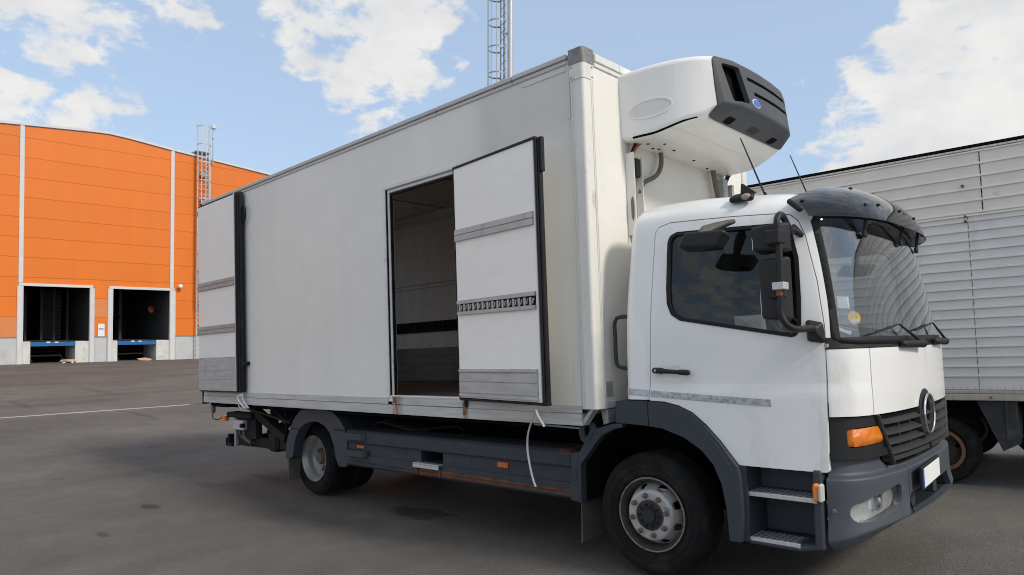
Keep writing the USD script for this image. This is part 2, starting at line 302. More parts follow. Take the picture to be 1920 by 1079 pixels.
def side_panel_material():
    """pale grey box side: faint long scratches, vertical wash streaks and a scuffed, darker field high at the front"""
    n = {"tc": ("texture_coordinate", {}), "m1": ("mapping", {"scale": (2.2, 1, 46)}), "n1": ("noise_texture", {"scale": 3., "detail": 7., "roughness": .65}),
         "m2": ("mapping", {"scale": (9, 1, .55)}), "n2": ("noise_texture", {"scale": .7, "detail": 5.}), "n3": ("noise_texture", {"scale": .9, "detail": 5., "roughness": .55}),
         "r1": ("map_range", {"from_min": .3, "from_max": .7, "to_min": .95, "to_max": 1.04}), "r2": ("map_range", {"from_min": .35, "from_max": .7, "to_min": 1.012, "to_max": .985}),
         "r3": ("map_range", {"from_min": .3, "from_max": .7, "to_min": .95, "to_max": 1.05}), "a": ("math", {"math_type": "multiply"}), "b": ("math", {"math_type": "multiply"}),
         "s": ("separate_xyz", {}), "xg": ("math", {"math_type": "multiply_add", "value2": .55}), "gx": ("map_range", {"range_type": "smoothstep", "from_min": -1.22, "from_max": -.98}),
         "zg": ("math", {"math_type": "multiply_add", "value2": .7}), "gz": ("map_range", {"range_type": "smoothstep", "from_min": 3.02, "from_max": 3.32}),
         "g": ("math", {"math_type": "multiply"}), "gs": ("map_range", {"to_min": 1.0, "to_max": .84}), "c": ("math", {"math_type": "multiply"}),
         "lo": ("map_range", {"range_type": "smoothstep", "from_min": 1.55, "from_max": 1.1, "to_min": 1.0, "to_max": 1.0}), "d": ("math", {"math_type": "multiply"}),
         "m5": ("mapping", {"scale": (1.1, 1, 30), "rotation": (0, .09, 0)}), "n5": ("noise_texture", {"scale": 5., "detail": 4., "roughness": .7}), "r5": ("map_range", {"range_type": "smoothstep", "from_min": .61, "from_max": .72, "to_min": 1.0, "to_max": .88}),
         "e": ("math", {"math_type": "multiply"}), "col": ("vector_math", {"math_type": "scale", "vector1": (.735, .70, .64)}), "p": ("principled_bsdf", {"roughness": .48, "specular_ior_level": .4}),
         "nb": ("noise_texture", {"scale": 2.2, "detail": 2.}), "bp": ("bump", {"strength": .12, "distance": .02})}
    L = [("tc.object", "m1.vector"), ("m1.vector", "n1.vector"), ("tc.object", "m2.vector"), ("m2.vector", "n2.vector"), ("tc.object", "n3.vector"), ("n1.fac", "r1.value"), ("n2.fac", "r2.value"), ("n3.fac", "r3.value"),
         ("r1.result", "a.value1"), ("r2.result", "a.value2"), ("a.value", "b.value1"), ("r3.result", "b.value2"), ("tc.object", "s.vector"),
         ("n3.fac", "xg.value1"), ("s.x", "xg.value3"), ("xg.value", "gx.value"), ("n3.fac", "zg.value1"), ("s.z", "zg.value3"), ("zg.value", "gz.value"), ("gx.result", "g.value1"), ("gz.result", "g.value2"), ("g.value", "gs.value"),
         ("b.value", "c.value1"), ("gs.result", "c.value2"), ("s.z", "lo.value"), ("c.value", "d.value1"), ("lo.result", "d.value2"), ("tc.object", "m5.vector"), ("m5.vector", "n5.vector"), ("n5.fac", "r5.value"), ("d.value", "e.value1"), ("r5.result", "e.value2"),
         ("e.value", "col.scale"), ("col.vector", "p.base_color"), ("tc.object", "nb.vector"), ("nb.fac", "bp.height"), ("bp.normal", "p.normal")]
    return usdkit.material(stage, '/World/Looks/box_side_panel', n, L, surface="p.BSDF")
M['box_side'] = side_panel_material()
M['box_front'] = pm('box_front_panel', (.74, .715, .66), .5, var=.03, vscale=3, dirt=(.50, .43, .34), dirt_at=(.60, .80), dscale=4.5, dstretch=(1, 1, .55))
M['box_in'] = pm('box_inside_panel', (.68, .655, .615), .65, var=.10, vscale=3, stretch=(3, 1, .5), dirt=(.36, .33, .29), dirt_at=(.58, .8), dscale=5)
M['door_white'] = pm('door_inner_panel', (.79, .765, .715), .42, var=.03, vscale=4, stretch=(1, 1, 3), dirt=(.52, .50, .47), dirt_at=(.64, .85), dscale=8, dstretch=(.6, .6, 5))
M['scuff_dark'] = pm('inside_scuff_plate', (.13, .13, .13), .5, metal=.2, var=.2, vscale=8, stretch=(.5, 1, 3))
M['floor_ply'] = pm('worn_plywood_floor', (.13, .09, .06), .8, var=.3, vscale=6, stretch=(.5, 5, 1))

def rusty_skirt_material():
    """grey skirt, rust eating it along the lower seam and at the front top corner"""
    n = {"tc": ("texture_coordinate", {}), "s": ("separate_xyz", {}), "n": ("noise_texture", {"scale": 9., "detail": 8., "roughness": .7}), "nl": ("noise_texture", {"scale": 1.6, "detail": 2.}),
         "m": ("mapping", {"scale": (14, 1, 2.5)}), "nv": ("noise_texture", {"scale": 2.2, "detail": 4.}),
         "za": ("math", {"math_type": "subtract", "value2": .487}), "zb": ("math", {"math_type": "absolute"}), "zr": ("map_range", {"range_type": "smoothstep", "from_min": .045, "from_max": .0, "to_min": 0., "to_max": .30}),
         "xr": ("map_range", {"range_type": "smoothstep", "from_min": -2.75, "from_max": -2.2, "to_min": 0., "to_max": 1.}), "zx": ("math", {"math_type": "multiply"}),
         "xc": ("map_range", {"range_type": "smoothstep", "from_min": -.95, "from_max": -.62, "to_min": 0., "to_max": .26}), "zc": ("map_range", {"range_type": "smoothstep", "from_min": .69, "from_max": .77, "to_min": 0., "to_max": 1.}), "cc": ("math", {"math_type": "multiply"}),
         "su": ("math", {"math_type": "add"}), "sv": ("math", {"math_type": "add"}), "nm": ("math", {"math_type": "multiply_add", "value2": .22}), "th": ("map_range", {"range_type": "smoothstep", "from_min": .765, "from_max": .84}),
         "rc": ("rgb_ramp", {"ramp": [(.3, (.06, .022, .010)), (.7, (.17, .062, .024))]}), "base": ("rgb_ramp", {"ramp": [(.3, (.019, .023, .030)), (.7, (.031, .037, .047))]}),
         "mud": ("map_range", {"range_type": "smoothstep", "from_min": .50, "from_max": .44, "to_min": 0., "to_max": .55}), "mm": ("math", {"math_type": "multiply"}), "mu": ("mix_color", {"blend_type": "mix", "b": (.10, .096, .09)}),
         "mx": ("mix_color", {"blend_type": "mix"}), "p": ("principled_bsdf", {"roughness": .6}), "b": ("bump", {"strength": .4, "distance": .004})}
    L = [("tc.object", "s.vector"), ("tc.object", "n.vector"), ("tc.object", "nl.vector"), ("tc.object", "m.vector"), ("m.vector", "nv.vector"), ("s.z", "za.value1"), ("za.value", "zb.value1"), ("zb.value", "zr.value"), ("s.x", "xr.value"), ("zr.result", "zx.value1"), ("xr.result", "zx.value2"),
         ("s.x", "xc.value"), ("s.z", "zc.value"), ("xc.result", "cc.value1"), ("zc.result", "cc.value2"), ("zx.value", "su.value1"), ("cc.value", "su.value2"), ("nl.fac", "nm.value1"), ("n.fac", "nm.value3"), ("nm.value", "sv.value1"), ("su.value", "sv.value2"), ("sv.value", "th.value"),
         ("n.fac", "rc.fac"), ("n.fac", "base.fac"), ("s.z", "mud.value"), ("mud.result", "mm.value1"), ("nv.fac", "mm.value2"), ("mm.value", "mu.fac"), ("base.color", "mu.a"), ("mu.result", "mx.a"), ("rc.color", "mx.b"), ("th.result", "mx.fac"), ("mx.result", "p.base_color"), ("n.fac", "b.height"), ("b.normal", "p.normal")]
    return usdkit.material(stage, '/World/Looks/rusty_skirt', n, L, surface="p.BSDF")
M['skirt'] = rusty_skirt_material()

def rail_stain_material():
    """aluminium sill rail with rust runs below the door frame's two ends"""
    n = {"tc": ("texture_coordinate", {}), "s": ("separate_xyz", {}), "m": ("mapping", {"scale": (.5, 1, 8)}), "n": ("noise_texture", {"scale": 5., "detail": 6.}), "r": ("rgb_ramp", {"ramp": [(.3, (.42, .415, .40)), (.7, (.58, .58, .565))]}),
         "mv": ("mapping", {"scale": (22, 1, 2)}), "nv": ("noise_texture", {"scale": 2., "detail": 5.}),
         "a1": ("math", {"math_type": "add", "value2": 2.46}), "a2": ("math", {"math_type": "absolute"}), "a3": ("map_range", {"range_type": "smoothstep", "from_min": .22, "from_max": .0}),
         "b1": ("math", {"math_type": "add", "value2": 1.58}), "b2": ("math", {"math_type": "absolute"}), "b3": ("map_range", {"range_type": "smoothstep", "from_min": .10, "from_max": .0}),
         "mx": ("math", {"math_type": "maximum"}), "mu": ("math", {"math_type": "multiply"}), "cl": ("map_range", {"range_type": "smoothstep", "from_min": .30, "from_max": .62}),
         "c": ("mix_color", {"blend_type": "mix", "b": (.25, .13, .075)}), "p": ("principled_bsdf", {"roughness": .4, "metallic": .3})}
    L = [("tc.object", "s.vector"), ("tc.object", "m.vector"), ("m.vector", "n.vector"), ("n.fac", "r.fac"), ("tc.object", "mv.vector"), ("mv.vector", "nv.vector"), ("s.x", "a1.value1"), ("a1.value", "a2.value1"), ("a2.value", "a3.value"), ("s.x", "b1.value1"), ("b1.value", "b2.value1"), ("b2.value", "b3.value"),
         ("a3.result", "mx.value1"), ("b3.result", "mx.value2"), ("mx.value", "mu.value1"), ("nv.fac", "mu.value2"), ("mu.value", "cl.value"), ("cl.result", "c.fac"), ("r.color", "c.a"), ("c.result", "p.base_color")]
    return usdkit.material(stage, '/World/Looks/stained_sill_rail', n, L, surface="p.BSDF")
M['sill_rail'] = rail_stain_material()

def tape_material():
    n = {"tc": ("texture_coordinate", {}), "v": ("voronoi_texture", {"scale": 45.}), "r": ("rgb_ramp", {"ramp": [(.2, (.30, .31, .32)), (.8, (.52, .53, .54))]}), "p": ("principled_bsdf", {"roughness": .3, "metallic": .45})}
    return usdkit.material(stage, '/World/Looks/reflective_tape', n, [("tc.object", "v.vector"), ("v.distance", "r.fac"), ("r.color", "p.base_color")], surface="p.BSDF")
M['tape'] = tape_material()

def asphalt_material():
    n = {"g": ("geometry", {}), "n1": ("noise_texture", {"scale": .38, "detail": 6., "roughness": .6}), "n2": ("noise_texture", {"scale": 2.5, "detail": 8., "roughness": .7}), "v": ("voronoi_texture", {"scale": 75.}), "v2": ("voronoi_texture", {"scale": 24., "randomness": 1.}), "ns": ("noise_texture", {"scale": 8., "detail": 5., "roughness": .65}),
         "m": ("mapping", {"scale": (.9, .12, 1), "rotation": (0, 0, .08)}), "n3": ("noise_texture", {"scale": 1.1, "detail": 5., "roughness": .6}),
         "r1": ("map_range", {"from_min": .3, "from_max": .7, "to_min": .76, "to_max": 1.24}), "r2": ("map_range", {"from_min": .25, "from_max": .75, "to_min": .84, "to_max": 1.16}), "r3": ("map_range", {"from_min": .35, "from_max": .65, "to_min": .90, "to_max": 1.10}),
         "ng": ("noise_texture", {"scale": 120., "detail": 3., "roughness": .75}), "rg": ("map_range", {"from_min": .32, "from_max": .68, "to_min": .42, "to_max": 1.58}), "gg": ("math", {"math_type": "multiply"}), "vs": ("voronoi_texture", {"scale": .8}), "vd": ("math", {"math_type": "multiply_add", "value2": .16}), "vm": ("map_range", {"range_type": "smoothstep", "from_min": .175, "from_max": .13, "to_min": 1., "to_max": .72}), "vg": ("math", {"math_type": "multiply"}), "rv": ("map_range", {"from_min": .0, "from_max": .6, "to_min": 1.12, "to_max": .90}), "sp": ("map_range", {"range_type": "smoothstep", "from_min": .13, "from_max": .07, "to_min": 0., "to_max": .6}),
         "a": ("math", {"math_type": "multiply"}), "b": ("math", {"math_type": "multiply"}), "c": ("math", {"math_type": "multiply"}),
         "col": ("vector_math", {"math_type": "scale", "vector1": (.128, .117, .106)}), "ms": ("mix_color", {"blend_type": "mix", "b": (.34, .32, .29)}),
         "p": ("principled_bsdf", {"roughness": .85, "specular_ior_level": .3}), "bp": ("bump", {"strength": .6, "distance": .008})}
    L = [("g.position", x + ".vector") for x in ("n1", "n2", "v", "v2", "m", "ng", "vs", "ns")] + [("m.vector", "n3.vector"), ("n1.fac", "r1.value"), ("n2.fac", "r2.value"), ("n3.fac", "r3.value"), ("v.distance", "rv.value"), ("v2.distance", "sp.value"),
         ("r1.result", "a.value1"), ("r2.result", "a.value2"), ("a.value", "b.value1"), ("r3.result", "b.value2"), ("b.value", "c.value1"), ("rv.result", "c.value2"), ("ng.fac", "rg.value"), ("c.value", "gg.value1"), ("rg.result", "gg.value2"), ("n2.fac", "vd.value1"), ("vs.distance", "vd.value3"), ("vd.value", "vm.value"), ("gg.value", "vg.value1"), ("vm.result", "vg.value2")]
    last = "vg.value"
    # oil and tar marks: centre, radii, depth
    for i, (cx, cy, rx, ry, k) in enumerate([(-2.75, .43, .42, .20, .55), (-5.35, -1.05, .20, .09, .55), (-6.0, .55, .5, .09, .30), (-4.45, -1.75, .13, .05, .4), (-3.5, -.35, .5, .25, .14), (-6.1, -.15, .28, .12, .22), (-5.0, -.05, .5, .2, .18), (-14.5, 1.9, 1.2, .10, .22), (-18.5, .5, 1.4, .12, .2), (2.05, .15, .3, .06, .3), (1.7, .6, .25, .05, .28), (-22., 3., 2.2, .2, .18)]):
        n[f"s{i}"] = ("vector_math", {"math_type": "subtract", "vector2": (cx, cy, 0)}); n[f"w{i}"] = ("vector_math", {"math_type": "multiply", "vector2": (1 / rx, 1 / ry, 0)}); n[f"l{i}"] = ("vector_math", {"math_type": "length"})
        n[f"j{i}"] = ("math", {"math_type": "multiply_add", "value2": 1.9}); n[f"q{i}"] = ("map_range", {"range_type": "smoothstep", "from_min": 2.1, "from_max": 1.6, "to_min": 1., "to_max": 1 - k}); n[f"x{i}"] = ("math", {"math_type": "multiply"})
        L += [("g.position", f"s{i}.vector1"), (f"s{i}.vector", f"w{i}.vector1"), (f"w{i}.vector", f"l{i}.vector1"), ("ns.fac", f"j{i}.value1"), (f"l{i}.value", f"j{i}.value3"), (f"j{i}.value", f"q{i}.value"), (last, f"x{i}.value1"), (f"q{i}.result", f"x{i}.value2")]
        last = f"x{i}.value"
    L += [(last, "col.scale"), ("col.vector", "ms.a"), ("sp.result", "ms.fac"), ("ms.result", "p.base_color"), ("v.distance", "bp.height"), ("bp.normal", "p.normal")]
    return usdkit.material(stage, '/World/Looks/asphalt', n, L, surface="p.BSDF")
M['asphalt'] = asphalt_material()
M['road_paint'] = pm('worn_road_paint', (.50, .48, .43), .8, var=.12, vscale=6, dirt=(.12, .11, .1), dirt_at=(.55, .68), dscale=14)

# ------------------------------------------------------------------ ground: a yard that falls to the rear and levels out before the hall
TILT = np.array([[0.9986216845906313, 0.00017887139055610375, -0.052485227163416324], [0.0, 0.999994192705839, 0.003408013291823941], [0.05248553196233963, -0.003403315974588487, 0.9986158853007533]])
TRUCK = np.eye(4); TRUCK[:3, :3] = TILT
YARD_Z = -0.40
def ground_z(x, y):
    a = -(TILT[0, 2] * x + TILT[1, 2] * y) / TILT[2, 2]           # the plane the trucks stand on
    s = 0.035
    lo = np.maximum(a, YARD_Z) + s * np.exp(-np.abs(a - YARD_Z) / s) * .5 - 0.0
    lo = np.where(a > YARD_Z + 4 * s, a, lo)
    return np.minimum(lo, 0.75)
gx = np.r_[-600, -250, -120, -70, -50, np.linspace(-42, -10, 33), np.linspace(-9.5, -5.5, 33), np.linspace(-5, 13, 19), 13.9, 14.1, 14.35, 16, 20, 40, 100, 250, 600]
gy = np.r_[-600, -250, -100, -50, np.linspace(-30, 40, 36), 60, 100, 250, 600]
GX, GY = np.meshgrid(gx, gy, indexing='ij')
V = np.c_[GX.ravel(), GY.ravel(), ground_z(GX, GY).ravel()]
idx = np.arange(len(gx) * len(gy)).reshape(len(gx), len(gy))
F = np.c_[idx[:-1, :-1].ravel(), idx[1:, :-1].ravel(), idx[1:, 1:].ravel(), idx[:-1, 1:].ravel()]
solo('ground', (V, F), M['asphalt'], 'dark grey-brown asphalt yard with oil marks', kind='structure', smooth=True)

def ground_strip(pts, w):
    pts = np.asarray(pts, float); d = np.gradient(pts, axis=0); d /= np.linalg.norm(d, axis=1)[:, None]; nn = np.c_[-d[:, 1], d[:, 0]]
    V, F = [], []
    for i, (p, q) in enumerate(zip(pts, nn)):
        for s in (-.5, .5):
            x, y = p + q * w * s; V.append((x, y, float(ground_z(x, y)) + .004))
    for i in range(len(pts) - 1): F.append((2 * i + 1, 2 * i, 2 * i + 2, 2 * i + 3))
    return np.array(V), np.array(F)
solo('road_line', ground_strip(np.linspace((-17.2, -14), (-15.63, 3.45), 30), .13), M['road_paint'], 'long worn white line painted across the asphalt behind the truck', kind='structure', smooth=False)
solo('road_line', ground_strip(np.linspace((-15.62, 3.6), (-15.5, 5.6), 8), .07), M['dark'], 'thin black worn end of the painted line beside the truck tail', kind='structure', smooth=False)

# ------------------------------------------------------------------ the orange hall (t along the wall, y into it, z up from its base)
PSI = 0.04712541815
HALL = np.eye(4)
HALL[:3, 0] = (math.sin(PSI), math.cos(PSI), 0); HALL[:3, 1] = (-math.cos(PSI), math.sin(PSI), 0); HALL[:3, 3] = (-40.134, 6.314, -0.42)
hall = thing('warehouse', 'long orange-clad warehouse with white trim and two open loading docks', 'warehouse', HALL)
B = .42
ROW = 1.029
rows = [.99 + B + ROW * k for k in range(11)]
def roof_z(t): return np.interp(t, [-40, -1.5, 1.6, 2.4, 3.4, 5.7, 11.4, 45], [8.6, 12.02, 12.27, 12.31, 12.24, 11.98, 11.46, 8.4]) + B
doors = [(-1.43, 1.55), (2.68, 5.64)]
cols = [-30.9, -23.65, -16.38, -9.1, -1.55, 5.74, 13.0, 20.3, 27.6, 34.9]
bays = list(zip(cols[:-1], cols[1:]))
for a, b in bays:
    a2, b2 = a + .10, b - .10
    near = -12 < a < 14
    for k in range(11):
        z0 = rows[k] + .006; z1 = rows[k] + ROW - .006
        spans = [(a2, b2)]
        if (a, b) == (-1.55, 5.74) and k < 3:
            if k == 2: spans = [(a2, b2)]; 
            else: spans = [(1.76, 2.57)]
        for (s0, s1) in spans:
            top = lambda t: min(z1, float(roof_z(t)) - .12)
            ts = sorted({s0, s1, *[t for t in (1.6, 2.4, 3.4) if s0 < t < s1], *np.linspace(s0, s1, 40).tolist()})
            if k < 9:
                zb = z0
                if (a, b) == (-1.55, 5.74) and k == 2: zb = z0
                poly = [(s0, zb), (s1, zb), (s1, z1), (s0, z1)]
                if (a, b) == (-1.55, 5.74) and k == 2:
                    zt = 3.68 + B
                    poly = [(s0, zt + .08), (1.765, zt + .08), (1.765, z0), (2.565, z0), (2.565, zt + .08), (s1, zt + .08), (s1, z1), (s0, z1)]
            else:
                tt = [t for t in ts if top(t) > z0 + .02]
                if len(tt) < 2: continue
                poly = [(tt[0], z0), (tt[-1], z0)] + [(t, top(t)) for t in tt[::-1]]
            pale = ((a, b) == (-9.1, -1.55) and k == 0) or ((a, b) == (-1.55, 5.74) and k == 1)
            part(hall, 'cladding_panel', prism_y(ccw(poly), .012, .12), M['orange_pale'] if pale else M['orange'], smooth=False, label='paler orange panel' if pale else None)
part(hall, 'wall_core', [prism_y(ccw([(-31, .9 + B), (-1.6, .9 + B), (-1.6, 11.5 + B), (-31, 9 + B)]), .121, .3), prism_y(ccw([(-1.6, 3.72 + B), (5.74, 3.72 + B), (5.74, 11.7 + B), (2.4, 12.1 + B), (-1.6, 11.7 + B)]), .121, .3),
     prism_y(ccw([(5.9, .9 + B), (35, .9 + B), (35, 9 + B), (5.9, 11.6 + B)]), .121, .3), box(1.77, 2.56, .121, .3, .9 + B, 3.72 + B)], M['under'], smooth=False)
for c in cols:
    zt = float(roof_z(c)) - .1
    split = c in (-1.55, 5.74)
    part(hall, 'trim_column', rbox(c - .1, c + .1, -.035, .13, (3.77 + B) if split else 0, zt, .01), M['trim_white'])
tr = [-40, -1.5, 1.6, 2.4, 3.4, 5.7, 11.4, 40]
for i in range(len(tr) - 1):
    p = [(tr[i], float(roof_z(tr[i]))), (tr[i + 1], float(roof_z(tr[i + 1])))]
    part(hall, 'roof_trim', prism_y(ccw([(p[0][0], p[0][1] - .13), (p[1][0], p[1][1] - .13), (p[1][0], p[1][1]), (p[0][0], p[0][1])]), -.06, .3), M['trim_white'], smooth=False)
    part(hall, 'gutter_line', prism_y(ccw([(p[0][0], p[0][1] - .165), (p[1][0], p[1][1] - .165), (p[1][0], p[1][1] - .135), (p[0][0], p[0][1] - .135)]), -.02, .12), M['galv_dark'], smooth=False)
part(hall, 'roof', prism_y(ccw([(-40, 8.4 + B), (2.4, 12.1 + B), (40, 8.6 + B), (40, 8.3 + B), (2.4, 11.8 + B), (-40, 8.1 + B)]), .31, 30), M['galv_dark'], smooth=False)
for (s0, s1) in [(-30.9, -1.70), (1.80, 2.40), (5.98, 35)]:
    part(hall, 'plinth', box(s0, s1, .03, .3, -.3, .975 + B), M['plinth'], smooth=False)
    part(hall, 'drip_edge', box(s0, s1, .0, .03, .955 + B, .985 + B), M['galv_dark'], smooth=False)
for (s0, s1) in [(-31, -1.62), (5.9, 35)]:
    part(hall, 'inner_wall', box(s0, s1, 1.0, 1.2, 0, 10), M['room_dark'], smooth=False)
# door frames: a lintel and two jambs each; the outer jambs stand under the trim columns
for (d0, d1), (j0, j1) in zip([(-1.43, 1.55), (2.68, 5.60)], [((-1.70, -1.43), (1.55, 1.78)), ((2.42, 2.68), (5.64, 5.95))]):
    part(hall, 'door_lintel', rbox(j0[0] + .06, j1[1] - .06, -.05, .14, 3.62 + B, 3.76 + B, .01), M['trim_white'])
    for j in (j0, j1):
        part(hall, 'door_jamb', [rbox(j[0], j[1], -.045, .14, -.3, 3.615 + B, .012), rbox(j[0] + .03, j[0] + .06, -.058, -.044, -.3, 3.6 + B, .004), rbox(j[1] - .06, j[1] - .03, -.058, -.044, -.3, 3.6 + B, .004)], M['trim_white'])
# dock rooms, pits and concrete cheeks
for i, ((d0, d1), (p0, p1)) in enumerate(zip(doors, [(-1.10, .90), (2.93, 4.94)])):
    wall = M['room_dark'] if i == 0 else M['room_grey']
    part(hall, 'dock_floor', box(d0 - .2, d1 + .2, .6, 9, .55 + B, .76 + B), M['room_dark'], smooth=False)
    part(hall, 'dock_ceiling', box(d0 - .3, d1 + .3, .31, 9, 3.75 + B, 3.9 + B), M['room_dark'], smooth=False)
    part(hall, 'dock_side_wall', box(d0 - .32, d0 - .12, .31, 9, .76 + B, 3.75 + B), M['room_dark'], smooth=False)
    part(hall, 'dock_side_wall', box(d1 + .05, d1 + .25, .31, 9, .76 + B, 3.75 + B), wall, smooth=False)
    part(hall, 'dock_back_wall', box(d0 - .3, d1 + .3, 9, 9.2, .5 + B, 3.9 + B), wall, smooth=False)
    for c0, c1 in ((d0 + .01, p0), (p1, d1)):
        part(hall, 'dock_cheek', rbox(c0, c1, .05, .6, -.3, .745 + B, .01), M['concrete'])
    part(hall, 'pit_side', box(p0 - .01, p0 + .0, .6, 2.4, -.3, .55 + B), M['concrete'], smooth=False)
    part(hall, 'pit_side', box(p1 + .0, p1 + .01, .6, 2.4, -.3, .55 + B), M['concrete'], smooth=False)
    part(hall, 'pit_back', box(p0, p1, 2.4, 2.5, -.3, .55 + B), M['dark'], smooth=False)
    if i == 0:
        for s0 in (-.9, -.15, .45, 1.1):
            part(hall, 'inner_post', rbox(s0, s0 + .12, 3.2, 3.3, .76 + B, 3.7 + B, .01), M['room_grey'])
        part(hall, 'inner_shutter', [box(.0, 1.0, 4.0, 4.05, .8 + B + k * .2, .97 + B + k * .2) for k in range(14)], M['room_grey'], smooth=False)
    else:
        part(hall, 'inner_partition', box(3.75, 3.9, 3.0, 9, .76 + B, 3.75 + B), M['room_grey'], smooth=False)
        part(hall, 'inner_duct', [sweep(spline([(3.0, 2.9, 2.2 + B), (3.5, 2.9, 2.2 + B), (3.75, 2.9, 2.18 + B), (3.78, 2.9, 2.0 + B)], 12), .035)], M['under'])
# dock levellers
for i, (p0, p1) in enumerate([(-1.10, .90), (2.93, 4.94)]):
    lv = thing('dock_leveller', ['blue-lipped dock leveller in the left loading door, paper and rubble under it', 'blue-lipped dock leveller in the right loading door beside the wall ladder'][i], 'dock leveller', HALL, group='dock levellers in the loading doors')
    part(lv, 'lip', rbox(p0 + .01, p1 - .01, .03, .07, .50 + B, .745 + B, .008), M['dock_blue'])
    part(lv, 'platform', box(p0 + .01, p1 - .01, .07, 2.3, .70 + B, .745 + B), M['under'], smooth=False)
    part(lv, 'hinge_bar', cyl((p0 + .02, .02, .76 + B), (p1 - .02, .02, .76 + B), .018, n=8), M['under'])
    part(lv, 'cross_beam', rbox(p0 + .05, p1 - .55, .55, .63, -.05 + B, .03 + B, .01), M['under'])
    part(lv, 'cross_beam', rbox(p0 + .1, p1 - .7, 1.0, 1.06, .16 + B, .21 + B, .01), M['under'])
    part(lv, 'lift_arm', bar((p1 - .65, .9, .2 + B), (p1 - .45, .2, -.32 + B), .05, .04), M['under'])
    part(lv, 'lift_arm', bar((p0 + .02, .5, -.05 + B), (p0 + .1, .12, -.33 + B), .05, .04), M['under'])
    for k, (s, w, m) in enumerate([(.40, .10, 'white_plain'), (.58, .11, 'trim_white'), (.72, .08, 'blue_print')]):
        part(lv, 'sticker', box(p0 + 2 * s - .1, p0 + 2 * s - .1 + 1.6 * w, .024, .029, .665 + B, .735 + B - .02 * (k == 2)), M[m], smooth=False)
    part(lv, 'bumper_cable', sweep(spline([(p0 - .33, .02, .02), (p0 - .2, -.02, -.09 + B * .2), (p0 - .02, -.02, .0)], 10), .018), M['rubber'])
for k, (z0, z1) in enumerate([(1.36, 1.68), (.995, 1.335)]):
    s = thing('notice_sign', ['upper small white notice with a blue line on the orange pier between the docks', 'lower plain white notice on the orange pier between the docks'][k], 'sign', HALL, group='notices on the orange pier')
    part(s, 'board', rbox(1.96, 2.28, -.008, .010, z0 + B, z1 + B, .003), M['white_plain'])
    if k == 0: part(s, 'blue_line', box(2.00, 2.22, -.0105, -.008, z0 + .05 + B, z0 + .085 + B), M['blue_print'], smooth=False)
lamp = thing('wall_camera', 'small white dome camera on the orange wall right of the docks', 'camera', HALL)
part(lamp, 'arm', bar((6.14, .02, 3.86 + B), (6.14, -.16, 3.86 + B), .05, .05), M['galv_dark'])
part(lamp, 'dome', m3.Manifold.sphere(.13, 24).translate([6.16, -.2, 3.88 + B]), M['white_plain'])
dl = thing('dock_lamp', 'dim red dock lamp on a swing arm inside the right loading door', 'lamp', HALL)
part(dl, 'lamp_head', cyl((5.0, 1.4, 2.55 + B), (5.06, 1.32, 2.55 + B), .20, n=20), pm('dull_red_lamp', (.20, .045, .02), .6, var=.3, vscale=10))
part(dl, 'swing_arm', sweep([(5.05, 1.45, 2.5 + B), (5.4, 1.5, 2.5 + B), (5.64, 1.5, 2.5 + B)], .03), M['under'])
# wall ladder
ld = thing('wall_ladder', 'galvanised caged ladder running up the orange wall past the roof', 'ladder', HALL)
for t in (7.06, 7.72):
    part(ld, 'rail', rbox(t - .03, t + .03, -.30, -.23, -.02, 13.45 + B, .008), M['galv'])
for k in range(44):
    z = .2 + .285 * k
    part(ld, 'rung', cyl((7.06, -.265, z), (7.72, -.265, z), .017, n=8), M['galv'])
def hoop(cx, cy, z, r, w=.05):
    a = np.linspace(-.15, np.pi + .15, 26)
    return sweep(np.c_[cx + r * np.cos(a), cy - r * 1.05 * np.sin(a), np.full(26, z)], .02, 6, flat=(.012, w / 2) )
for z in np.arange(3.0, 13.9, 1.08):
    part(ld, 'cage_hoop', hoop(7.39, -.27, z + B - .3, .40), M['galv'])
for a in (.35, 1.0, 1.57, 2.15, 2.8):
    part(ld, 'cage_strip', rbox(7.39 + .40 * math.cos(a) - .022, 7.39 + .40 * math.cos(a) + .022, -.27 - .42 * math.sin(a) - .008, -.27 - .42 * math.sin(a) + .008, 2.9 + B, 13.52 + B, .003), M['galv'])
for k in range(7):
    part(ld, 'wall_bracket', [rbox(7.30, 7.62, -.22, .01, 1.3 + 1.55 * k + B, 1.42 + 1.55 * k + B, .01), rbox(7.26, 7.60, -.23, -.20, 1.2 + 1.55 * k + B, 1.52 + 1.55 * k + B, .008)], M['galv_dark'])
part(ld, 'roof_platform', rbox(6.95, 7.85, -.2, .9, 11.98 + B, 12.05 + B, .01), M['galv_dark'])
lt = thing('roof_light', 'small white spotlight on a post beside the top of the wall ladder', 'light', HALL)
part(lt, 'post', cyl((8.0, -.1, 11.4 + B), (8.0, -.1, 13.7 + B), .035, n=8), M['galv'])
part(lt, 'lamp_head', rbox(7.88, 8.16, -.28, -.02, 13.55 + B, 13.78 + B, .03), M['trim_white'])
part(lt, 'ballast_box', rbox(7.93, 8.05, -.2, -.05, 12.95 + B, 13.2 + B, .02), M['trim_white'])
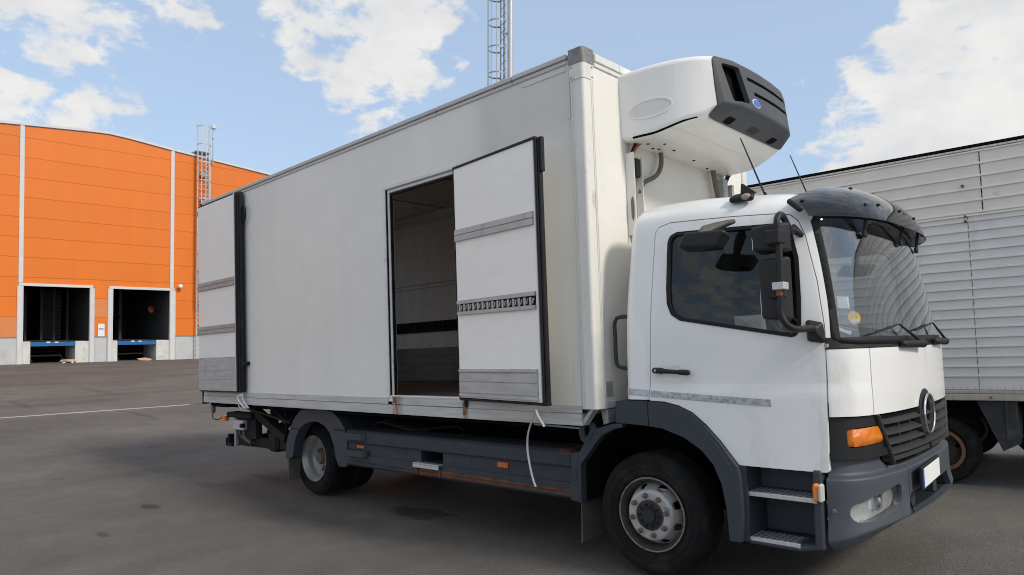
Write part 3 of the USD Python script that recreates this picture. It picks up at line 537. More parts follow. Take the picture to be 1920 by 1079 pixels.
# litter at the docks
def scrap(name, label, cat, t, y, z, w, d, h, m, seed, group='cardboard at the dock pits'):
    g = np.random.default_rng(seed)
    pts = g.uniform(-1, 1, (14, 3)) * [w / 2, d / 2, h / 2]
    xf = HALL.copy(); xf[:3, 3] = HALL[:3, :3] @ [t, y, z] + HALL[:3, 3]
    solo(name, m3.Manifold.hull_points(pts.tolist()), M[m], label, cat, group=group, xf=xf, smooth=False)
scrap('cardboard_scrap', 'torn brown cardboard slumped in the mouth of the left dock pit', 'cardboard', .62, -.05, .10, .9, .3, .24, 'card', 1)
scrap('cardboard_scrap', 'long brown cardboard sheet lying across the right dock pit mouth', 'cardboard', 4.35, -.05, .10, 1.1, .25, .22, 'card', 2)
for k, (t, y, w, lab) in enumerate([(.95, -.15, .16, 'white litter lump against the concrete right of the left dock pit'), (.72, -.25, .13, 'white litter lump in front of the torn cardboard at the left dock'),
                                    (.28, -.5, .17, 'white paper scrap lying farthest out on the asphalt before the left dock')]):
    scrap('litter', lab, 'litter', t, y, .05, w, .12, .1, 'white_plain', 10 + k, 'white litter at the left dock')

# ------------------------------------------------------------------ the mast with its caged ladder
MAST = np.eye(4); MAST[:3, 0] = (.7277, .6859, 0); MAST[:3, 1] = (-.6859, .7277, 0); MAST[:3, 3] = (-15.39, 15.0, YARD_Z)
ms = thing('mast', 'tall grey steel mast with caged ladder rising behind the truck box', 'mast', MAST)
part(ms, 'pole', cyl((0, 0, 0), (0, 0, 19), .115, .10, n=20), M['galv'])
part(ms, 'base_plate', rbox(-.3, .3, -.3, .3, 0, .04), M['galv_dark'])
ra, rb_ = np.array([-.20, -.10]), np.array([-.36, .26])
for q in (ra, rb_, (ra + rb_) / 2 + [.04, .02]):
    part(ms, 'ladder_rail', cyl((q[0], q[1], .3), (q[0], q[1], 19), .024, n=8), M['galv_dark'])
for k in range(62):
    z = .5 + .3 * k
    part(ms, 'rung', cyl((ra[0] + .06, ra[1] - .14, z), (rb_[0] - .01, rb_[1] + .02, z), .012, n=6), M['galv_dark'])
nrm = np.array([-(rb_ - ra)[1], (rb_ - ra)[0]]); nrm = nrm / np.linalg.norm(nrm); nrm = nrm if nrm[0] < 0 else -nrm
ctr = (ra + rb_) / 2 + nrm * .22
for k in range(17):
    z = 2.4 + .98 * k + .2
    a = np.linspace(-2.3, 2.3, 28); b0 = math.atan2(nrm[1], nrm[0])
    part(ms, 'cage_hoop', sweep(np.c_[ctr[0] + .36 * np.cos(a + b0), ctr[1] + .36 * np.sin(a + b0), np.full(28, z)], .02, 4, flat=(.010, .028)), M['galv_dark'])
for a in (-.9, -.2, .5, 1.1):
    x, y = ctr[0] + .36 * math.cos(a + b0), ctr[1] + .36 * math.sin(a + b0)
    part(ms, 'cage_strip', cyl((x, y, 2.4), (x, y, 19), .016, n=6), M['galv_dark'])
for k in range(9):
    part(ms, 'bracket', bar((0, 0, 1 + 2 * k), ((ra + rb_)[0] / 2, (ra + rb_)[1] / 2, 1 + 2 * k), .04, .06), M['galv_dark'])

# ------------------------------------------------------------------ the ribbed trailer behind (s along its side, y away from the camera)
th = math.radians(3.686)
TR = np.eye(4); TR[:3, 0] = (math.cos(th), math.sin(th), 0); TR[:3, 1] = (-math.sin(th), math.cos(th), 0); TR[:3, 3] = (.9, 4.42, 0)
TRAILER = TRUCK @ TR
tl_ = thing('box_trailer', 'old ribbed grey and beige box trailer standing behind the white truck', 'trailer', TRAILER)
S0, S1 = -5.6, 7.4
for k, (a, b) in enumerate([(S0, -4.2), (-4.205 + .01, -1.95), (-1.94, .335), (.345, 2.62), (2.63, 4.9), (4.91, S1)]):
    part(tl_, 'upper_panel', box(a, b, .0, .03, 2.705, 3.345), M['trailer_beige'], smooth=False)
for k, (a, b) in enumerate([(S0, -4.4), (-4.395, -2.1), (-2.095, .205), (.21, 2.5), (2.505, 4.8), (4.805, S1)]):
    part(tl_, 'lower_panel', box(a, b, .004, .03, .955, 2.70), M['trailer_grey'], smooth=False)
def rib(z, h, d):
    pr = [(.02, z - h), (-d, z - h * .45), (-d, z + h * .45), (.02, z + h)]
    return prism_x(ccw(pr), S0, S1)
for z in (2.725, 2.845, 2.963, 3.085, 3.210, 3.335):
    part(tl_, 'upper_rib', rib(z, .016, .012), M['trailer_rib'], smooth=False)
for k in range(17):
    part(tl_, 'lower_rib', rib(1.091 + .0969 * k, .015, .0095), M['trailer_grey'], smooth=False)
part(tl_, 'flashing', prism_x(ccw([(.01, 2.685), (-.012, 2.69), (-.010, 2.703), (.01, 2.71)]), S0, S1), M['trailer_rib'], smooth=False)
part(tl_, 'top_flange', [rbox(S0, S1, -.012, .03, 3.352, 3.372, .004)], M['trailer_beige'])
part(tl_, 'roof_edge', [rbox(S0, S1, -.020, .06, 3.376, 3.404, .006)], M['dark'])
part(tl_, 'bottom_rail', [rbox(S0, S1, -.010, .05, .915, .950, .006), rbox(S0, S1, -.018, .05, .848, .912, .006)], M['trailer_rail'])
def rivets(pts, r=.006, y=-.006):
    return [m3.Manifold.sphere(1, 6).scale([r, r * .7, r]).translate([s, y, z]) for s, z in pts]
part(tl_, 'rivets', rivets([(s, .972) for s in np.arange(-.2, 2.2, .062)] + [(.212, z) for z in np.arange(1.04, 2.68, .0484)], .0042, .0) + rivets([(s, 3.362) for s in np.arange(-1.6, 2.2, .075)], .004, -.013) + rivets([(.325, z) for z in np.arange(2.76, 3.32, .04)], .0035, -.001), M['rivet'], kind='stuff')
for s, z, r in [(.19, 2.64, .014), (.19, 2.69, .012), (.185, 2.955 + .045, .013), (.30, .88, .012), (.92, .88, .012)]:
    part(tl_, 'bolt', cyl((s, -.03, z), (s, .02, z), r, n=8), M['rivet'])
part(tl_, 'far_side', box(S0, S1, 2.44, 2.47, .95, 3.37), M['trailer_grey'], smooth=False)
part(tl_, 'roof', box(S0, S1, .061, 2.44, 3.355, 3.39), M['trailer_rail'], smooth=False)
part(tl_, 'floor', box(S0, S1, .051, 2.44, .86, .95), M['under'], smooth=False)
for s in (S0, S1 - .03):
    part(tl_, 'end_wall', box(s, s + .03, .03, 2.44, .95, 3.355), M['trailer_grey'], smooth=False)
for y in (.75, 1.65):
    part(tl_, 'chassis_beam', rbox(S0, S1, y, y + .08, .60, .86), M['under'])
def plain_wheel(parent, s, y, R=.335, w=.24, rr=.205, holes=5):
    wh = part(parent, 'wheel', revolve([(rr, -.02), (rr + .03, .012), (R - .035, .018), (R - .008, -.01), (R, -.05), (R, -w + .05), (R - .008, -w + .01), (R - .04, -w), (rr, -w + .03)], 56).translate([s, y, R]), M['tyre'], label='worn tyre with a rusty rim')
    xf = [(rr - .03, .0), (rr + .004, .002), (rr + .004, -.02), (rr - .018, -.05), (rr - .018, -.20), (rr - .03, -.20)]
    part(wh, 'rim', revolve(xf, 48).translate([s, y, R]), M['trailer_rust'])
    d = revolve([(.0, -.08), (.10, -.08), (rr - .02, -.11), (rr - .02, -.125), (.10, -.1), (.0, -.1)], 40)
    for k in range(holes):
        a = 2 * math.pi * k / 5 + .3
        d = d - cyl((.135 * math.cos(a), .2, .135 * math.sin(a)), (.135 * math.cos(a), -.2, .135 * math.sin(a)), .024, n=12)
    part(wh, 'disc', d.translate([s, y, R]), M['trailer_disc'])
    return wh
M['trailer_rust'] = pm('rusty_rim', (.17, .085, .05), .8, var=.35, vscale=25)
M['trailer_disc'] = pm('dirty_wheel_disc', (.055, .038, .03), .85, var=.4, vscale=12)
plain_wheel(tl_, -.155, .03)
plain_wheel(tl_, -.155, 2.12, holes=0)
plain_wheel(tl_, .62, 2.12, holes=0)
part(tl_, 'axle', cyl((-.155, .2, .335), (-.155, 2.3, .335), .05, n=12), M['under'])
fl = part(tl_, 'mudguard', [prism_y(ccw([(.17, .85), (.475, .85), (.512, .44), (.365, .355)]), .02, .035), rbox(.40, .43, -.0, .019, .46, .85, .006)], pm('dark_mudguard', (.022, .025, .03), .6, var=.3, vscale=6, dirt=(.10, .085, .07), dirt_at=(.52, .75), dscale=5), smooth=False)
part(fl, 'inner_face', prism_x(ccw([(.035, .85), (.62, .85), (.5, .45), (.035, .42)]), .47, .50), M['mud'], smooth=False)
for s in (.55, 1.4, 2.6, 4.0):
    part(tl_, 'cross_member', rbox(s, s + .08, .1, 2.4, .72, .85), M['under'])
part(tl_, 'landing_gear', [rbox(4.6, 4.72, .6, .72, .02, .86), rbox(4.6, 4.72, 1.75, 1.87, .02, .86), rbox(4.5, 4.82, .52, .8, 0, .03), rbox(4.5, 4.82, 1.67, 1.95, 0, .03)], M['under'])

# ================================================================== the white refrigerated truck (x forward, y away from the camera, z up)
tk = thing('refrigerated_truck', 'white box truck with a roof-high cooling unit and open side door, nearest the camera', 'truck', TRUCK)
XF, XR = -.31, -6.48            # box front and rear
ZB, ZT = .98, 3.545
# ---- cargo box
side = prism_y(ccw([(XR, 1.085), (-.42, 1.085), (-.42, 3.50), (XR, 3.50)]), .0, .055)
side = side - box(-2.565, -1.60, -.1, .2, 1.14, 2.985)
sp_ = part(tk, 'side_panel', side, M['box_side'], smooth=False, label='near side panel with the door opening')
for (x0, x1, z0, z1) in [(-.86, -.455, 3.432, 3.468), (-.452, -.425, 3.09, 3.468), (-.48, -.425, 1.08, 1.42)]:
    part(sp_, 'patch_strip', rbox(x0, x1, -.004, .01, z0, z1, .0015), M['box_side'], smooth=False)
part(tk, 'side_panel', box(XR, -.36, 2.445, 2.5, 1.085, 3.50), M['box_in'], smooth=False, label='far side panel')
fw_ = part(tk, 'front_wall', box(-.36, XF, .056, 2.444, 1.08, 3.50), M['box_front'], smooth=False)
part(tk, 'roof_panel', box(XR, -.36, .056, 2.444, 3.455, 3.50), M['box_in'], smooth=False)
for k in range(5):
    part(tk, 'ceiling_joint', box(XR + .8 + 1.2 * k, XR + .812 + 1.2 * k, .06, 2.44, 3.450, 3.4545), M['under'], smooth=False)
part(tk, 'floor_panel', box(XR, -.36, .056, 2.444, 1.05, 1.125), M['floor_ply'], smooth=False)
part(tk, 'top_skin', box(XR, -.33, .01, 2.49, 3.505, 3.53), M['rail_grey'], smooth=False)
# far inside wall: rails and scuff planks
fi = 2.444
part(tk, 'load_rail', [rbox(XR, -.4, fi - .03, fi, 2.42, 2.455, .006), rbox(XR, -.4, fi - .03, fi, 2.475, 2.51, .006)], M['alu'], label='plain rail along the far inside wall')
er = part(tk, 'track_rail', [rbox(XR, -.4, fi - .02, fi, 1.80, 1.825, .004), rbox(XR, -.4, fi - .02, fi, 1.925, 1.95, .004), box(XR, -.4, fi - .005, fi, 1.825, 1.925)] + [rbox(x, x + .035, fi - .018, fi - .004, 1.826, 1.924, .003) for x in np.arange(XR + .05, -.5, .075)], M['under'], label='slotted rail along the far inside wall')
for k in range(4):
    part(tk, 'scuff_plank', rbox(XR, -.4, fi - .016, fi, 1.13 + .115 * k, 1.238 + .115 * k, .006), M['scuff_dark'])
part(tk, 'cove_rail', prism_x(ccw([(fi, 3.45), (fi - .06, 3.45), (fi - .012, 3.33), (fi, 3.33)]), XR, -.4), M['alu_grey'], smooth=False)
# roof rail in three lengths, front top rail in two
for a, b in [(XR, -1.832), (-1.828, -.965), (-.961, -.44)]:
    part(tk, 'roof_rail', [rbox(a, b, -.016, .06, 3.512, 3.550, .006), rbox(a, b, -.008, .06, 3.478, 3.509, .004)], M['rail_grey'])
for a, b in [(.13, .425), (.428, 2.40)]:
    part(tk, 'front_top_rail', [rbox(-.36, -.292, a, b, 3.49, 3.550, .006), rbox(-.36, -.300, a, b, 3.455, 3.488, .004)], M['alu'])
# corner post (rounded) with its caps
def post_section(o=0., r=.026):
    a = np.linspace(0, np.pi / 2, 10)
    pts = [(-.41 - o, -.012 - o), (-.31 - r + .012, -.012 - o)]
    pts += [(-.31 - r + .012 + (r + o) * math.sin(t), -.012 + r - (r + o) * math.cos(t)) for t in a[1:]]
    pts += [(-.298 + o, .10 + o), (-.36, .10 + o), (-.41 - o, .03)]
    return ccw(pts)
cp = part(tk, 'corner_post', prism_z(post_section(), 1.085, 3.36), M['post'])
for (p, q) in [((-.398, -.014), 0), ((-.378, -.014), 0), ((-.2965, .075), 0), ((-.2965, .09), 0)]:
    part(cp, 'bead', box(p[0] - .003, p[0] + .003, p[1] - .002, p[1] + .008, 1.085, 3.36), M['post'], smooth=False)
ck = part(tk, 'corner_cap', prism_z(post_section(.006), 3.455, 3.562), M['cap_dark'], label='dark weathered cap on the front corner')
part(tk, 'cap_plate', prism_z(post_section(.004), 3.345, 3.453), M['alu'])
for z in (3.365, 3.435):
    for x, y in ((-.398, -.016), (-.294, .085)):
        part(ck, 'rivet', m3.Manifold.sphere(.008, 8).translate([x, y, z]), M['alu_grey'])
cf = part(tk, 'corner_post', prism_z([(-p[0] * -1, 2.5 - p[1]) for p in post_section()][::-1], 1.085, 3.55), M['alu'])
# bottom rail with the chamfered front end
part(tk, 'bottom_rail', [prism_y(ccw([(XR, .985), (-.425, .972), (-.425, 1.052), (XR, 1.066)]), -.014, .07), prism_y(ccw([(XR, 1.069), (-2.60, 1.062), (-2.60, 1.118), (XR, 1.122)]), -.008, .0), prism_y(ccw([(-1.60, 1.056), (-.425, 1.055), (-.425, 1.105), (-1.60, 1.108)]), -.008, .0)], M['sill_rail'], smooth=False)
part(tk, 'bottom_rail', box(XR, -.425, 2.43, 2.514, .985, 1.085), M['alu_grey'], smooth=False, label='far bottom rail')
part(tk, 'front_sill', [prism_y(ccw([(-.36, 1.075), (-.30, 1.075), (-.30, .985), (-.34, .97)]), .12, 2.38), prism_y(ccw([(-.42, .972), (-.33, 1.083), (-.36, 1.083), (-.425, 1.01)]), .0, .06)], M['alu_grey'], smooth=False)
part(tk, 'small_plate', rbox(-.31, -.304, .125, .195, 1.16, 1.262, .002), M['alu_grey'])
part(tk, 'lower_plate', rbox(-.31, -.303, .125, .28, 1.082, 1.128, .002), M['alu'])
# door frame
fr = part(tk, 'door_frame', [rbox(-2.60, -2.566, -.010, .06, 1.12, 3.0, .003), rbox(-2.562, -2.535, .012, .06, 1.14, 2.985, .003)], M['alu'])
part(fr, 'head_trim', [rbox(-2.60, -1.60, -.010, .06, 2.988, 3.02, .003), rbox(-2.56, -1.60, .008, .05, 2.955, 2.982, .003)], M['alu'])
part(fr, 'frame_seal', [box(-2.5655, -2.5625, -.004, .05, 1.14, 2.985), box(-2.5345, -2.529, .02, .05, 1.14, 2.985), box(-2.53, -1.6, .022, .05, 2.94, 2.954)], M['rubber'], smooth=False)
part(tk, 'door_sill', [rbox(-2.53, -1.60, -.012, .06, 1.060, 1.128, .004), rbox(-2.53, -1.60, -.016, .02, 1.118, 1.132, .003)], M['sill_rail'])
part(tk, 'latch_slot', box(-2.505, -2.48, -.020, -.012, 1.075, 1.125), M['rust'], smooth=False)
part(tk, 'hinge_slot', box(-1.605, -1.575, -.018, -.0, 1.0, 1.10), M['rust'], smooth=False)
# tail end
part(tk, 'rear_post', [rbox(XR - .06, XR, -.01, .06, .96, 3.55, .006)], M['under'])
part(tk, 'rear_post', [rbox(XR - .06, XR, 2.44, 2.51, .96, 3.55, .006)], M['alu_grey'])
part(tk, 'rear_header', rbox(XR - .06, XR, .061, 2.439, 3.44, 3.55, .006), M['alu_grey'])
part(tk, 'rear_sill', rbox(XR - .06, XR, .061, 2.439, .97, 1.125, .006), M['under'])
part(tk, 'rear_door', rbox(XR - .05, XR - .0, 1.28, 2.438, 1.13, 3.435, .006), M['door_white'], label='far rear door, shut')
# ---- rear door folded forward along the side
rd = part(tk, 'rear_door', rbox(-6.43, -5.405, -.088, -.03, 1.142, 3.462, .006), M['door_white'], label='near rear door folded flat along the side')
for z in (2.385, 1.835):
    part(rd, 'load_rail', [rbox(-6.43, -5.412, -.104, -.088, z, z + .045, .006), rbox(-6.43, -5.412, -.104, -.088, z + .055, z + .10, .006), rbox(-6.43, -5.412, -.097, -.088, z + .04, z + .06, .003)], M['rail_brown'])
for k, (z0, z1) in enumerate([(1.155, 1.27), (1.275, 1.375), (1.38, 1.545)]):
    part(rd, 'scuff_plate', rbox(-6.43, -5.412 + .015 * (k == 2), -.096, -.088, z0, z1, .003), M['alu_grey'])
part(rd, 'edge_strip', rbox(-5.404, -5.39, -.096, -.03, 1.142, 3.468, .003), M['trim_white'])
part(rd, 'seal', [rbox(-5.389 + .036 * k, -5.389 + .036 * k + .033, -.095 + .012 * k, -.02, 1.13, 3.474, .010) for k in range(3)] + [rbox(-6.43, -5.42, -.086, -.02, 1.125, 1.141, .003), rbox(-6.43, -5.42, -.086, -.02, 3.463, 3.476, .003)], M['rubber'])
part(rd, 'hook', sweep(spline([(-5.29, -.03, 3.30), (-5.22, -.05, 3.28), (-5.20, -.05, 3.18), (-5.27, -.04, 3.12)], 14), .012), M['rubber'])
part(rd, 'lock_knob', cyl((-5.25, -.0, 1.46), (-5.25, -.07, 1.46), .024, n=12), M['rubber'])
part(rd, 'hinge', [rbox(-6.47, -6.43, -.08, -.02, z, z + .07, .008) for z in (1.2, 1.9, 2.6, 3.36)], M['under'])
# ---- side door, swung forward past square to the side
hd = np.array([-1.615, -.03]); ed = np.array([-.548, -.25]) - hd; ed = ed / np.linalg.norm(ed)
DM = np.array([[ed[0], -ed[1], 0, hd[0]], [ed[1], ed[0], 0, hd[1]], [0, 0, 1, 0]])     # local (s, n, z): n < 0 faces the camera
def dr(m): return (m if isinstance(m, m3.Manifold) else None).transform(DM.tolist())
sd = part(tk, 'side_door', dr(prism_y(ccw([(.0, 1.142), (1.062, 1.142), (1.062, 2.925), (.0, 2.972)]), -.0, .055)), M['door_white'], smooth=False, label='side door swung open, its ribbed inner face showing')
part(sd, 'load_rail', [dr(prism_y(ccw([(.002, z), (1.045, z - .037), (1.045, z - .037 + h), (.002, z + h)]), -.014, .0)) for z, h in ((2.385, .043), (2.433, .042))], M['alu_grey'], smooth=False)
tr_ = part(sd, 'track_rail', dr(prism_y(ccw([(.012, 1.797), (1.04, 1.775), (1.04, 1.890), (.012, 1.905)]), -.004, .0)), M['under'], smooth=False)
part(tr_, 'rail_flange', [dr(prism_y(ccw([(.012, 1.88), (1.04, 1.863), (1.04, 1.892), (.012, 1.907)]), -.015, -.004)), dr(prism_y(ccw([(.012, 1.795), (1.04, 1.773), (1.04, 1.798), (.012, 1.82)]), -.015, -.004))], M['alu_grey'], smooth=False)
for k in range(15):
    s = .035 + .067 * k; z = 1.822 - .0225 * s
    part(tr_, 'slot_bar', dr(rbox(s, s + .026, -.012, -.004, z, z + .057, .003)), M['alu_grey'])
    part(tr_, 'slot_clip', dr(bar((s + .040, -.008, z + .012), (s + .056, -.010, z + .046), .006, .012, up=(0, 1, 0))), M['checker'])
for k, (z0, z1) in enumerate([(1.15, 1.178), (1.182, 1.266), (1.270, 1.338), (1.342, 1.366)]):
    part(sd, 'scuff_plate', dr(rbox(.004, 1.035, -.010 - .004 * (k in (0, 3)), .0, z0, z1, .003)), M['alu_grey'])
for s in np.linspace(.06, 1.0, 7):
    part(sd, 'rivet', dr(m3.Manifold.sphere(.007, 8).translate([s, -.014, 1.354])), M['alu'])
part(sd, 'edge_strip', dr(rbox(1.062, 1.072, -.006, .055, 1.14, 2.925, .002)), M['trim_white'])
part(sd, 'seal', [dr(rbox(1.073, 1.092, -.004, .045, 1.122, 2.935, .007)), dr(rbox(1.092, 1.108, .012, .05, 1.122, 2.935, .007)), dr(prism_y(ccw([(-.012, 2.974), (1.09, 2.926), (1.09, 2.943), (-.012, 2.990)]), -.006, .05)), dr(rbox(-.012, 1.11, .0, .05, 1.120, 1.140, .004)), dr(rbox(-.014, -.001, -.004, .05, 1.13, 2.98, .004)), dr(rbox(1.108, 1.125, .02, .055, 2.70, 2.94, .005))], M['rubber'])
part(sd, 'bottom_knob', dr(cyl((.05, .02, 1.12), (.05, .02, 1.07), .014, n=10)), M['rubber'])
part(sd, 'handle', [dr(cyl((.95, .056, 1.35), (.95, .11, 1.35), .02, n=10)), dr(rbox(.55, .97, .09, .115, 1.335, 1.365, .006))], M['under'])

# ---- cooling unit
def rball(p, r): return m3.Manifold.sphere(r, 24).translate(list(p))
cu_pts = []
_xs = np.array([-.35, -.20, -.05, .10, .20, .295]); _hs = np.array([.772, .768, .748, .705, .652, .567])
_cx = np.linspace(-.35, .295, 60); _ch = PchipInterpolator(_xs, _hs)(_cx)
def smoothstep(x, a, b):
    t = np.clip((x - a) / (b - a), 0, 1); return t * t * (3 - 2 * t)
def unit(o=0.):
    P = []
    for sg in (-1, 1):
        yy = lambda h: 1.25 + sg * h
        r = .05 + o
        P += [rball((XF - .1, yy(.775), 3.440), r), rball((XF - .1, yy(.765), 3.045), r)]
        for x in np.linspace(-.26, .24, 11):
            h = float(np.interp(x, _cx, _ch)); zt = 3.441 + .006 * smoothstep(x, -.3, .2); zb = 3.033 + .075 * smoothstep(x, -.1, .28)
            P += [rball((x, yy(h), zt), r), rball((x, yy(h - .01), zb), r)]
        P += [rball((.295, yy(.565), 3.446), r), rball((.352, yy(.545), 3.158), r * .7), rball((.268, yy(.50), 3.092), r * .6)]
    for yy, dx in ((.85, .035), (1.05, .05), (1.25, .055), (1.45, .05), (1.65, .035)):
        P += [rball((.305 + dx, yy, 3.446), .05 + o), rball((.362 + dx, yy, 3.158), .035 + o)]
    return m3.Manifold.batch_hull(P) ^ box(XF, 2, 0, 3, 2.5, 4)
U = unit()
seam = [(.290, 3.9), (.338, 3.135), (.252, 3.055), (.252, 2.6), (1.2, 2.6), (1.2, 3.9)]
seam_in = [(.298, 3.9), (.346, 3.132), (.260, 3.047), (.260, 2.6), (1.2, 2.6), (1.2, 3.9)]
front_cut = prism_y(ccw(seam), -1, 4)
white = U - front_cut
oval = ellipse(.16, .062, 40).extrude(.06).rotate([90, 0, 0])
oval_ring = (ellipse(.168, .069, 40) - ellipse(.155, .057, 40)).extrude(.2).rotate([90, 0, 0])
ru = part(tk, 'cooling_unit', white, M['reefer_white'], smooth=40, label='white cooling unit above the cab')
yo = .475
inner_skin = unit(.0035)
part(ru, 'oval_rim', (inner_skin ^ oval_ring.rotate([0, -2.5, 0]).translate([-.075, .62, 3.175])) - unit(-.006), M['reefer_white'], smooth=40)
part(ru, 'oval_panel', (unit(.0015) ^ ellipse(.155, .057, 40).extrude(.2).rotate([90, 0, 0]).rotate([0, -2.5, 0]).translate([-.075, .62, 3.175])) - unit(-.006), pm('oval_panel', (.66, .655, .62), .5, var=.04), smooth=40)
gr = (unit(.004) ^ prism_y(ccw(seam_in), -1, 4))
def hole_x(poly, y, z, x0=-.0, x1=.6): return prism_x(poly, x0, x1).translate([0, y, z])
vent_l = [(.700, 3.440), (.895, 3.440), (.965, 3.185), (.765, 3.170)]
vent_r = [(1.745, 3.40), (1.58 + .09, 3.405), (1.60 + .06, 3.175), (1.70, 3.165)]
cavity = box(.12, .30, .66, 1.84, 3.10, 3.42)
gv = gr
vl = prism_x(roundpoly(ccw(vent_l), .02), .0, 1)
vr = prism_x(roundpoly(ccw([(1.80, 3.43), (1.88, 3.40), (1.86, 3.20), (1.80, 3.18)]), .01), .0, 1)
shell = gr - unit(-.03)
gr2 = (shell - vl - vr - prism_x(rrect(.80, .028, .010).translate([1.385, 3.385]), .25, 1) - prism_x(rrect(.73, .028, .010).translate([1.415, 3.285]), .25, 1))
for (yy, xx, w) in ((.87, .318, .11), (1.60, .318, .11)):
    gr2 = gr2 - rbox(xx - .035, xx + .03, yy - w / 2, yy + w / 2, 2.9, 3.25, .012)
hole_back = [rbox(xx - .045, xx + .04, yy - .065, yy + .065, 2.9, 3.25, .01) for (yy, xx) in ((.87, .318), (1.60, .318))]
gp = part(ru, 'grille_cover', gr2, M['reefer_grey'], smooth=35, label='dark grey vented front of the cooling unit')
part(gp, 'handle_recess', (unit(.006) ^ rbox(.295, .355, 1.17, 1.31, 2.95, 3.13, .012)), M['plastic_black'])
for hb_ in hole_back:
    part(gp, 'hole_backing', (hb_ ^ unit(-.004)) - unit(-.016), M['dark'], smooth=False)
part(ru, 'inner_case', unit(-.10) ^ box(XF, .24, 0, 3, 2.5, 4), M['dark'], smooth=False)
part(ru, 'inner_liner', unit(-.0315) ^ (prism_y(ccw([(a + .004, b) for a, b in seam]), -1, 4) - prism_y(ccw([(a + .014, b - .0) for a, b in seam[:2]] + [(.33, 3.0), (.33, 2.6), (1.2, 2.6), (1.2, 3.9)]), -2, 5)), M['dark'], smooth=False)
for z in (3.30, 3.24):
    part(gp, 'inner_bar', cyl((.30, .70, z), (.27, 1.15, z + .02), .012, n=8), M['under'])
part(gp, 'inner_strut', bar((.25, .85, 3.42), (.29, .92, 3.16), .02, .03), M['under'])
bx = .372
part(gp, 'badge_rim', prism_x(ellipse(.056, .033), .0, 1).translate([0, 1.045, 3.205]) ^ (unit(.012) - unit(.0)) ^ box(.2, 1, 0, 3, 3.1, 3.6), M['white_plain'])
part(gp, 'badge', prism_x(ellipse(.050, .028), .0, 1).translate([0, 1.045, 3.205]) ^ (unit(.0145) - unit(.0)) ^ box(.2, 1, 0, 3, 3.1, 3.6), pm('blue_badge', (.06, .13, .50), .4, var=.02))
under = part(ru, 'belly_pan', (unit(.002) ^ box(XF + .02, .16, .42, 2.08, 2.9, 3.012)), M['reefer_white'], smooth=40)
for p in [(-.295, .452, 3.30), (-.295, .458, 3.10)]:
    part(ru, 'bolt', cyl((p[0] + .03, p[1] + .04, p[2]), (p[0] + .03, p[1] - .005, p[2]), .013, n=10), M['nut_rust'])
for p in [(-.2, .62), (-.12, .72), (-.22, .8), (-.16, .92), (-.24, .75), (-.2, 1.3), (-.25, 1.62)]:
    part(under, 'drain_hole', cyl((p[0], p[1], 2.978), (p[0], p[1], 2.99), .012, n=10), M['dark'], smooth=False)
part(ru, 'skirt_gap', sweep([(x, 1.25 - (float(np.interp(x, _cx, _ch)) - .01) - .034, 3.033 + .075 * float(smoothstep(x, -.1, .28)) - .034) for x in np.linspace(-.22, .22, 20)], .010), M['dark'])
# pipes and conduits below it
part(tk, 'conduit', [rbox(-.309, -.235, .475, .483, 2.3, 2.905, .002), rbox(-.309, -.24, .59, .598, 2.3, 2.88, .002), rbox(-.309, -.303, .483, .59, 2.3, 2.9, .002)], M['box_front'])
part(tk, 'conduit', [rbox(-.309, -.23, 1.87, 1.95, 2.4, 2.93, .004), rbox(-.309, -.23, 2.03, 2.07, 2.4, 2.90, .004)], M['alu_grey'])
part(tk, 'black_block', rbox(-.29, -.24, .51, .575, 2.73, 2.87, .01), M['plastic_black'])
part(tk, 'drain_hose', sweep(spline([(-.27, .90, 3.0), (-.26, .90, 2.92), (-.26, .80, 2.78), (-.27, .64, 2.70), (-.27, .60, 2.62)], 20), .018), M['hose'])
part(tk, 'drain_hose', sweep(spline([(-.27, .53, 2.70), (-.265, .50, 2.62), (-.265, .52, 2.3)], 12), .017), M['hose'])
part(tk, 'drain_hose', sweep(spline([(-.26, 1.74, 3.0), (-.25, 1.76, 2.85), (-.25, 1.82, 2.70), (-.26, 1.9, 2.55)], 14), .022), M['hose'])
for k in range(4):
    part(tk, 'cable', sweep(spline([(-.25 + .012 * k, .545 + .02 * k, 3.0), (-.27, .51 + .012 * k, 2.93), (-.28, .495 + .012 * k, 2.84)], 10), .007), M['hose_orange'] if k > 1 else M['rubber'])
for k in range(3):
    part(tk, 'cable', sweep(spline([(-.25, 2.0 + .03 * k, 3.0), (-.26, 1.97 + .02 * k, 2.94), (-.27, 1.96 + .015 * k, 2.88)], 8), .008), M['rubber'])

# ---- cab: one lofted form from which shell, doors, panes and seals are cut
HALF = np.array([(-.14, 1.25), (-.14, .5), (-.14, .16), (-.125, .115), (-.08, .10), (.05, .10), (.25, .10), (.45, .109), (.65, .125), (.85, .150), (1.00, .174), (1.08, .190), (1.135, .208), (1.18, .235), (1.222, .278), (1.256, .335), (1.284, .41), (1.305, .50), (1.328, .63), (1.345, .78), (1.355, .95), (1.360, 1.10), (1.362, 1.25)])
def smoothstep(x, a, b):
    t = np.clip((x - a) / (b - a), 0, 1); return t * t * (3 - 2 * t)
_yS = PchipInterpolator([.3, 1.17, 1.205, 1.26, 1.55, 2.15, 2.26, 2.32, 2.365, 2.40, 2.425, 2.442, 2.452], [-.008, -.008, -.006, .0, .0, .062, .078, .095, .125, .17, .24, .38, .62])
_xF = PchipInterpolator([.3, 1.40, 1.47, 1.52, 2.18, 2.26, 2.32, 2.365, 2.40, 2.425, 2.442, 2.452], [0, 0, -.006, -.018, -.130, -.15, -.18, -.22, -.28, -.36, -.50, -.72])
_xR = PchipInterpolator([.3, 1.2, 2.2, 2.32, 2.365, 2.40, 2.425, 2.442, 2.452], [0, 0, .035, .042, .05, .065, .10, .20, .40])
ZTOP = 2.452
